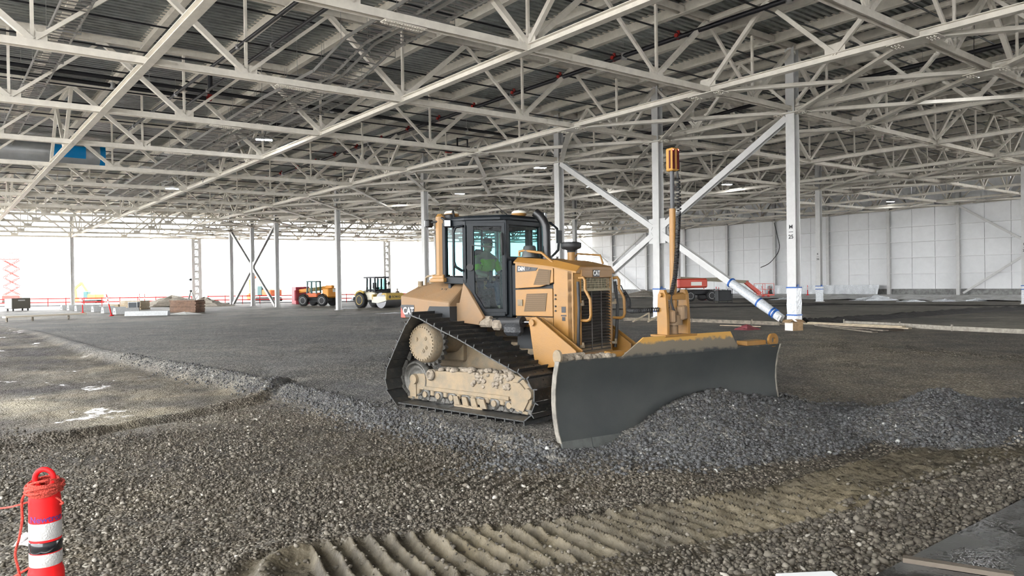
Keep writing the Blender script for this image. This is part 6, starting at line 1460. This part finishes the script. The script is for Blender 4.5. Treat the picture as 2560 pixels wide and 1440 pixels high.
# plank rail at left
a_, c_ = at(10, 803, GZ*.8), at(213, 793, GZ*.8); o = (a_+c_)/2; t = empty('plank_rail', (o.x, o.y, 0)); tag(t, 'long pale plank on short trestles at far left', 'plank')
b = MB(); zz = gz(o.x, o.y)+.35; A2, C2 = a_-o, c_-o; A2.z = C2.z = zz-0; b.bar(A2, C2, .45, .12); b.build('plank', mat('bleached_plank', (.62, .55, .44), .7), t)
for s in (.03, .33, .78): p = A2.lerp(C2, s); b = MB(); b.bar(Vector((p.x, p.y, gz(o.x+p.x, o.y+p.y)-.05)), Vector((p.x, p.y, zz)), .1, .1); b.build('trestle', woodd, t)
# sand heaps behind
sand = mat('sand', (.42, .38, .32), .95, var=.15, scale=4, bump=.4, bscale=20)
lump('sand_heap', 'larger left sand heap behind the brown timber stack', 'sand heap', 430, 766, GZ, (4.8, 2.6, 1.25), sand, seed=21)
lump('sand_heap', 'smaller right sand heap beside the laced column', 'sand heap', 512, 766, GZ, (3.4, 2.2, 1.05), sand, seed=22)
lump('sand_heap', 'low grey dirt heap at the left end of the white wall', 'sand heap', 1610, 741, 0, (3.6, 2.0, .85), sand, seed=23)
lump('sand_heap', 'second low dirt heap left of the first at the wall end', 'sand heap', 1530, 740, 0, (3.0, 1.6, .5), sand, seed=24)
lump('wire_tangle', 'tangle of white cable lying before the brown stack', 'cable', 462, 786, GZ, (1.6, .5, .22), mat('pale_hose', (.7, .7, .68)), seed=25)
lump('debris', 'pale scraps on the gravel behind the bulldozer', 'scrap', 985, 784, -.2, (1.1, .3, .08), concw, seed=26)
lump('debris', 'white plastic scrap at the foot of the slim column left of the roller', 'scrap', 868, 772, GZ, (1.2, .4, .14), concw, seed=27)
# things outside, washed out by daylight
def outp(px, py, d): q = atd(px, py, d); return q
outred = mat('out_red', (.7, .05, .04), .5)
p = outp(30, 765, 125); t = empty('scissor_lift', (p.x, p.y, -.5), .3); tag(t, 'raised red scissor lift standing outside at far left', 'scissor lift')
b = MB(); b.box((0, 0, 1.0), (2.6, 1.3, 1.0), bev=.1); b.build('chassis', outred, t); b = MB()
for k in range(4):
    z = 1.6+k*1.5
    for y in (-.5, .5): b.bar((-1.1, y, z), (1.1, y, z+1.4), .1, .14); b.bar((1.1, y, z), (-1.1, y, z+1.4), .1, .14)
b.build('scissor_arms', outred, t); b = MB(); b.box((0, 0, 7.7), (2.8, 1.4, .15)); [b.bar((x, y, 7.7), (x, y, 8.8), .05, .05) for x in (-1.3, 0, 1.3) for y in (-.65, .65)]; [b.bar((-1.3, y, 8.8), (1.3, y, 8.8), .05, .05) for y in (-.65, .65)]; b.build('platform', outred, t)
for x in (-.9, .9):
    for s in (-1, 1): wheel((x, s*.6, .35), .35, .25, s, t)
def excav(label, px, d, m_, rz, sc=1.0):
    p = outp(px, 760, d); t = empty('excavator', (p.x, p.y, -.5), rz); t.scale = (sc,)*3; tag(t, label, 'excavator')
    for s in (-1, 1): b = MB(); b.prism([(-1.6, .1), (-1.8, .45), (-1.5, .8), (1.5, .8), (1.8, .45), (1.6, .1)], s*.9-.25, s*.9+.25); b.build('crawler', rubm, t)
    b = MB(); b.box((-.6, 0, 1.5), (2.4, 2.2, 1.0), bev=.15); b.build('house', m_, t); b = MB(); b.box((.7, .7, 1.8), (1.1, .9, 1.5), bev=.1); b.build('cab', mat('cab_teal', (.03, .10, .10)), t)
    b = MB(); b.bar((.6, 0, 1.6), (2.6, 0, 4.3), .3, .5); b.bar((2.6, 0, 4.3), (4.3, 0, 3.2), .3, .5); b.build('boom', m_, t); b = MB(); b.bar((4.2, 0, 3.4), (4.0, 0, 1.2), .25, .35); b.build('stick', m_, t)
    b = MB(); b.prism([(3.6, .4), (4.3, .3), (4.5, 1.1), (3.9, 1.4)], -.5, .5); b.build('bucket', m_, t)
excav('orange excavator with bent boom outside, right of the distant X brace', 672, 112, orn2, 2.6)
excav('red and yellow excavator lying low outside, left part of the opening', 232, 118, mat('out_orange', (.85, .3, .05), .5), 2.9, .8)
p = outp(752, 766, 92); t = empty('red_container', (p.x, p.y, -.4), .5); tag(t, 'dark red box container behind the telehandler', 'container'); b = MB(); b.box((0, 0, 1.15), (1.7, 2.4, 2.2), bev=.03); b.build('shell', mat('container_red', (.40, .02, .04), .5), t); b = MB(); [b.box((-.6+q*.3, -1.21, 1.15), (.05, .04, 2.0)) for q in range(5)]; b.build('rib', mat('container_red', (.4, .02, .04)), t)
# red barrier rails along the open edge
def rail(label, px0, px1, py, d, n):
    a_, c_ = outp(px0, py, d), outp(px1, py, d); o = (a_+c_)/2; z0 = gz(o.x, o.y); t = empty('edge_barrier', (o.x, o.y, z0)); tag(t, label, 'barrier'); A2, C2 = a_-o, c_-o
    for z, m_ in ((1.05, conem), (.55, conem), (.12, blackpipe)):
        b = MB(); A2.z = C2.z = z; b.bar(A2, C2, .10, .12); b.build('rail', m_, t)
    for k in range(n+1): p = A2.lerp(C2, k/n); b = MB(); b.bar((p.x, p.y, -.1), (p.x, p.y, 1.15), .08, .08); b.build('rail_post', conem, t)
rail('low red barrier rail along the open edge at far left', -60, 480, 768, 96, 12); rail('low red barrier rail behind the distant X brace and telehandler', 520, 1040, 766, 97, 12)
q = at(994, 757, GZ); person('distant person in dark clothes standing right of the road roller', (q.x, q.y, GZ), 2.2, 'stand', mat('grey_jacket', (.3, .28, .27), .8), hat=mat('hat_white', (.7, .7, .7), .4))
# lower right: white board corner, timber on the slab
q = at(2035, 1452, -.1); t = MB(); t.box((0, 0, .03), (.42, .30, .05), bev=.006); o = t.build('white_board', mat('board_white', (.75, .76, .76), .5), None, (q.x, q.y, gz(q.x, q.y)+.03)); o.rotation_euler = (0, 0, .08); tag(o, 'corner of a white board at the bottom edge', 'board')
q = at(2385, 1420, -.14); b = MB(); b.bar((-.30, .14, .02), (.30, -.2, .02), .07, .035); o = b.build('wet_plank', mat('wet_wood', (.10, .08, .06), .35), None, (q.x, q.y, -.14)); tag(o, 'short wet plank lying on the dark slab', 'plank')
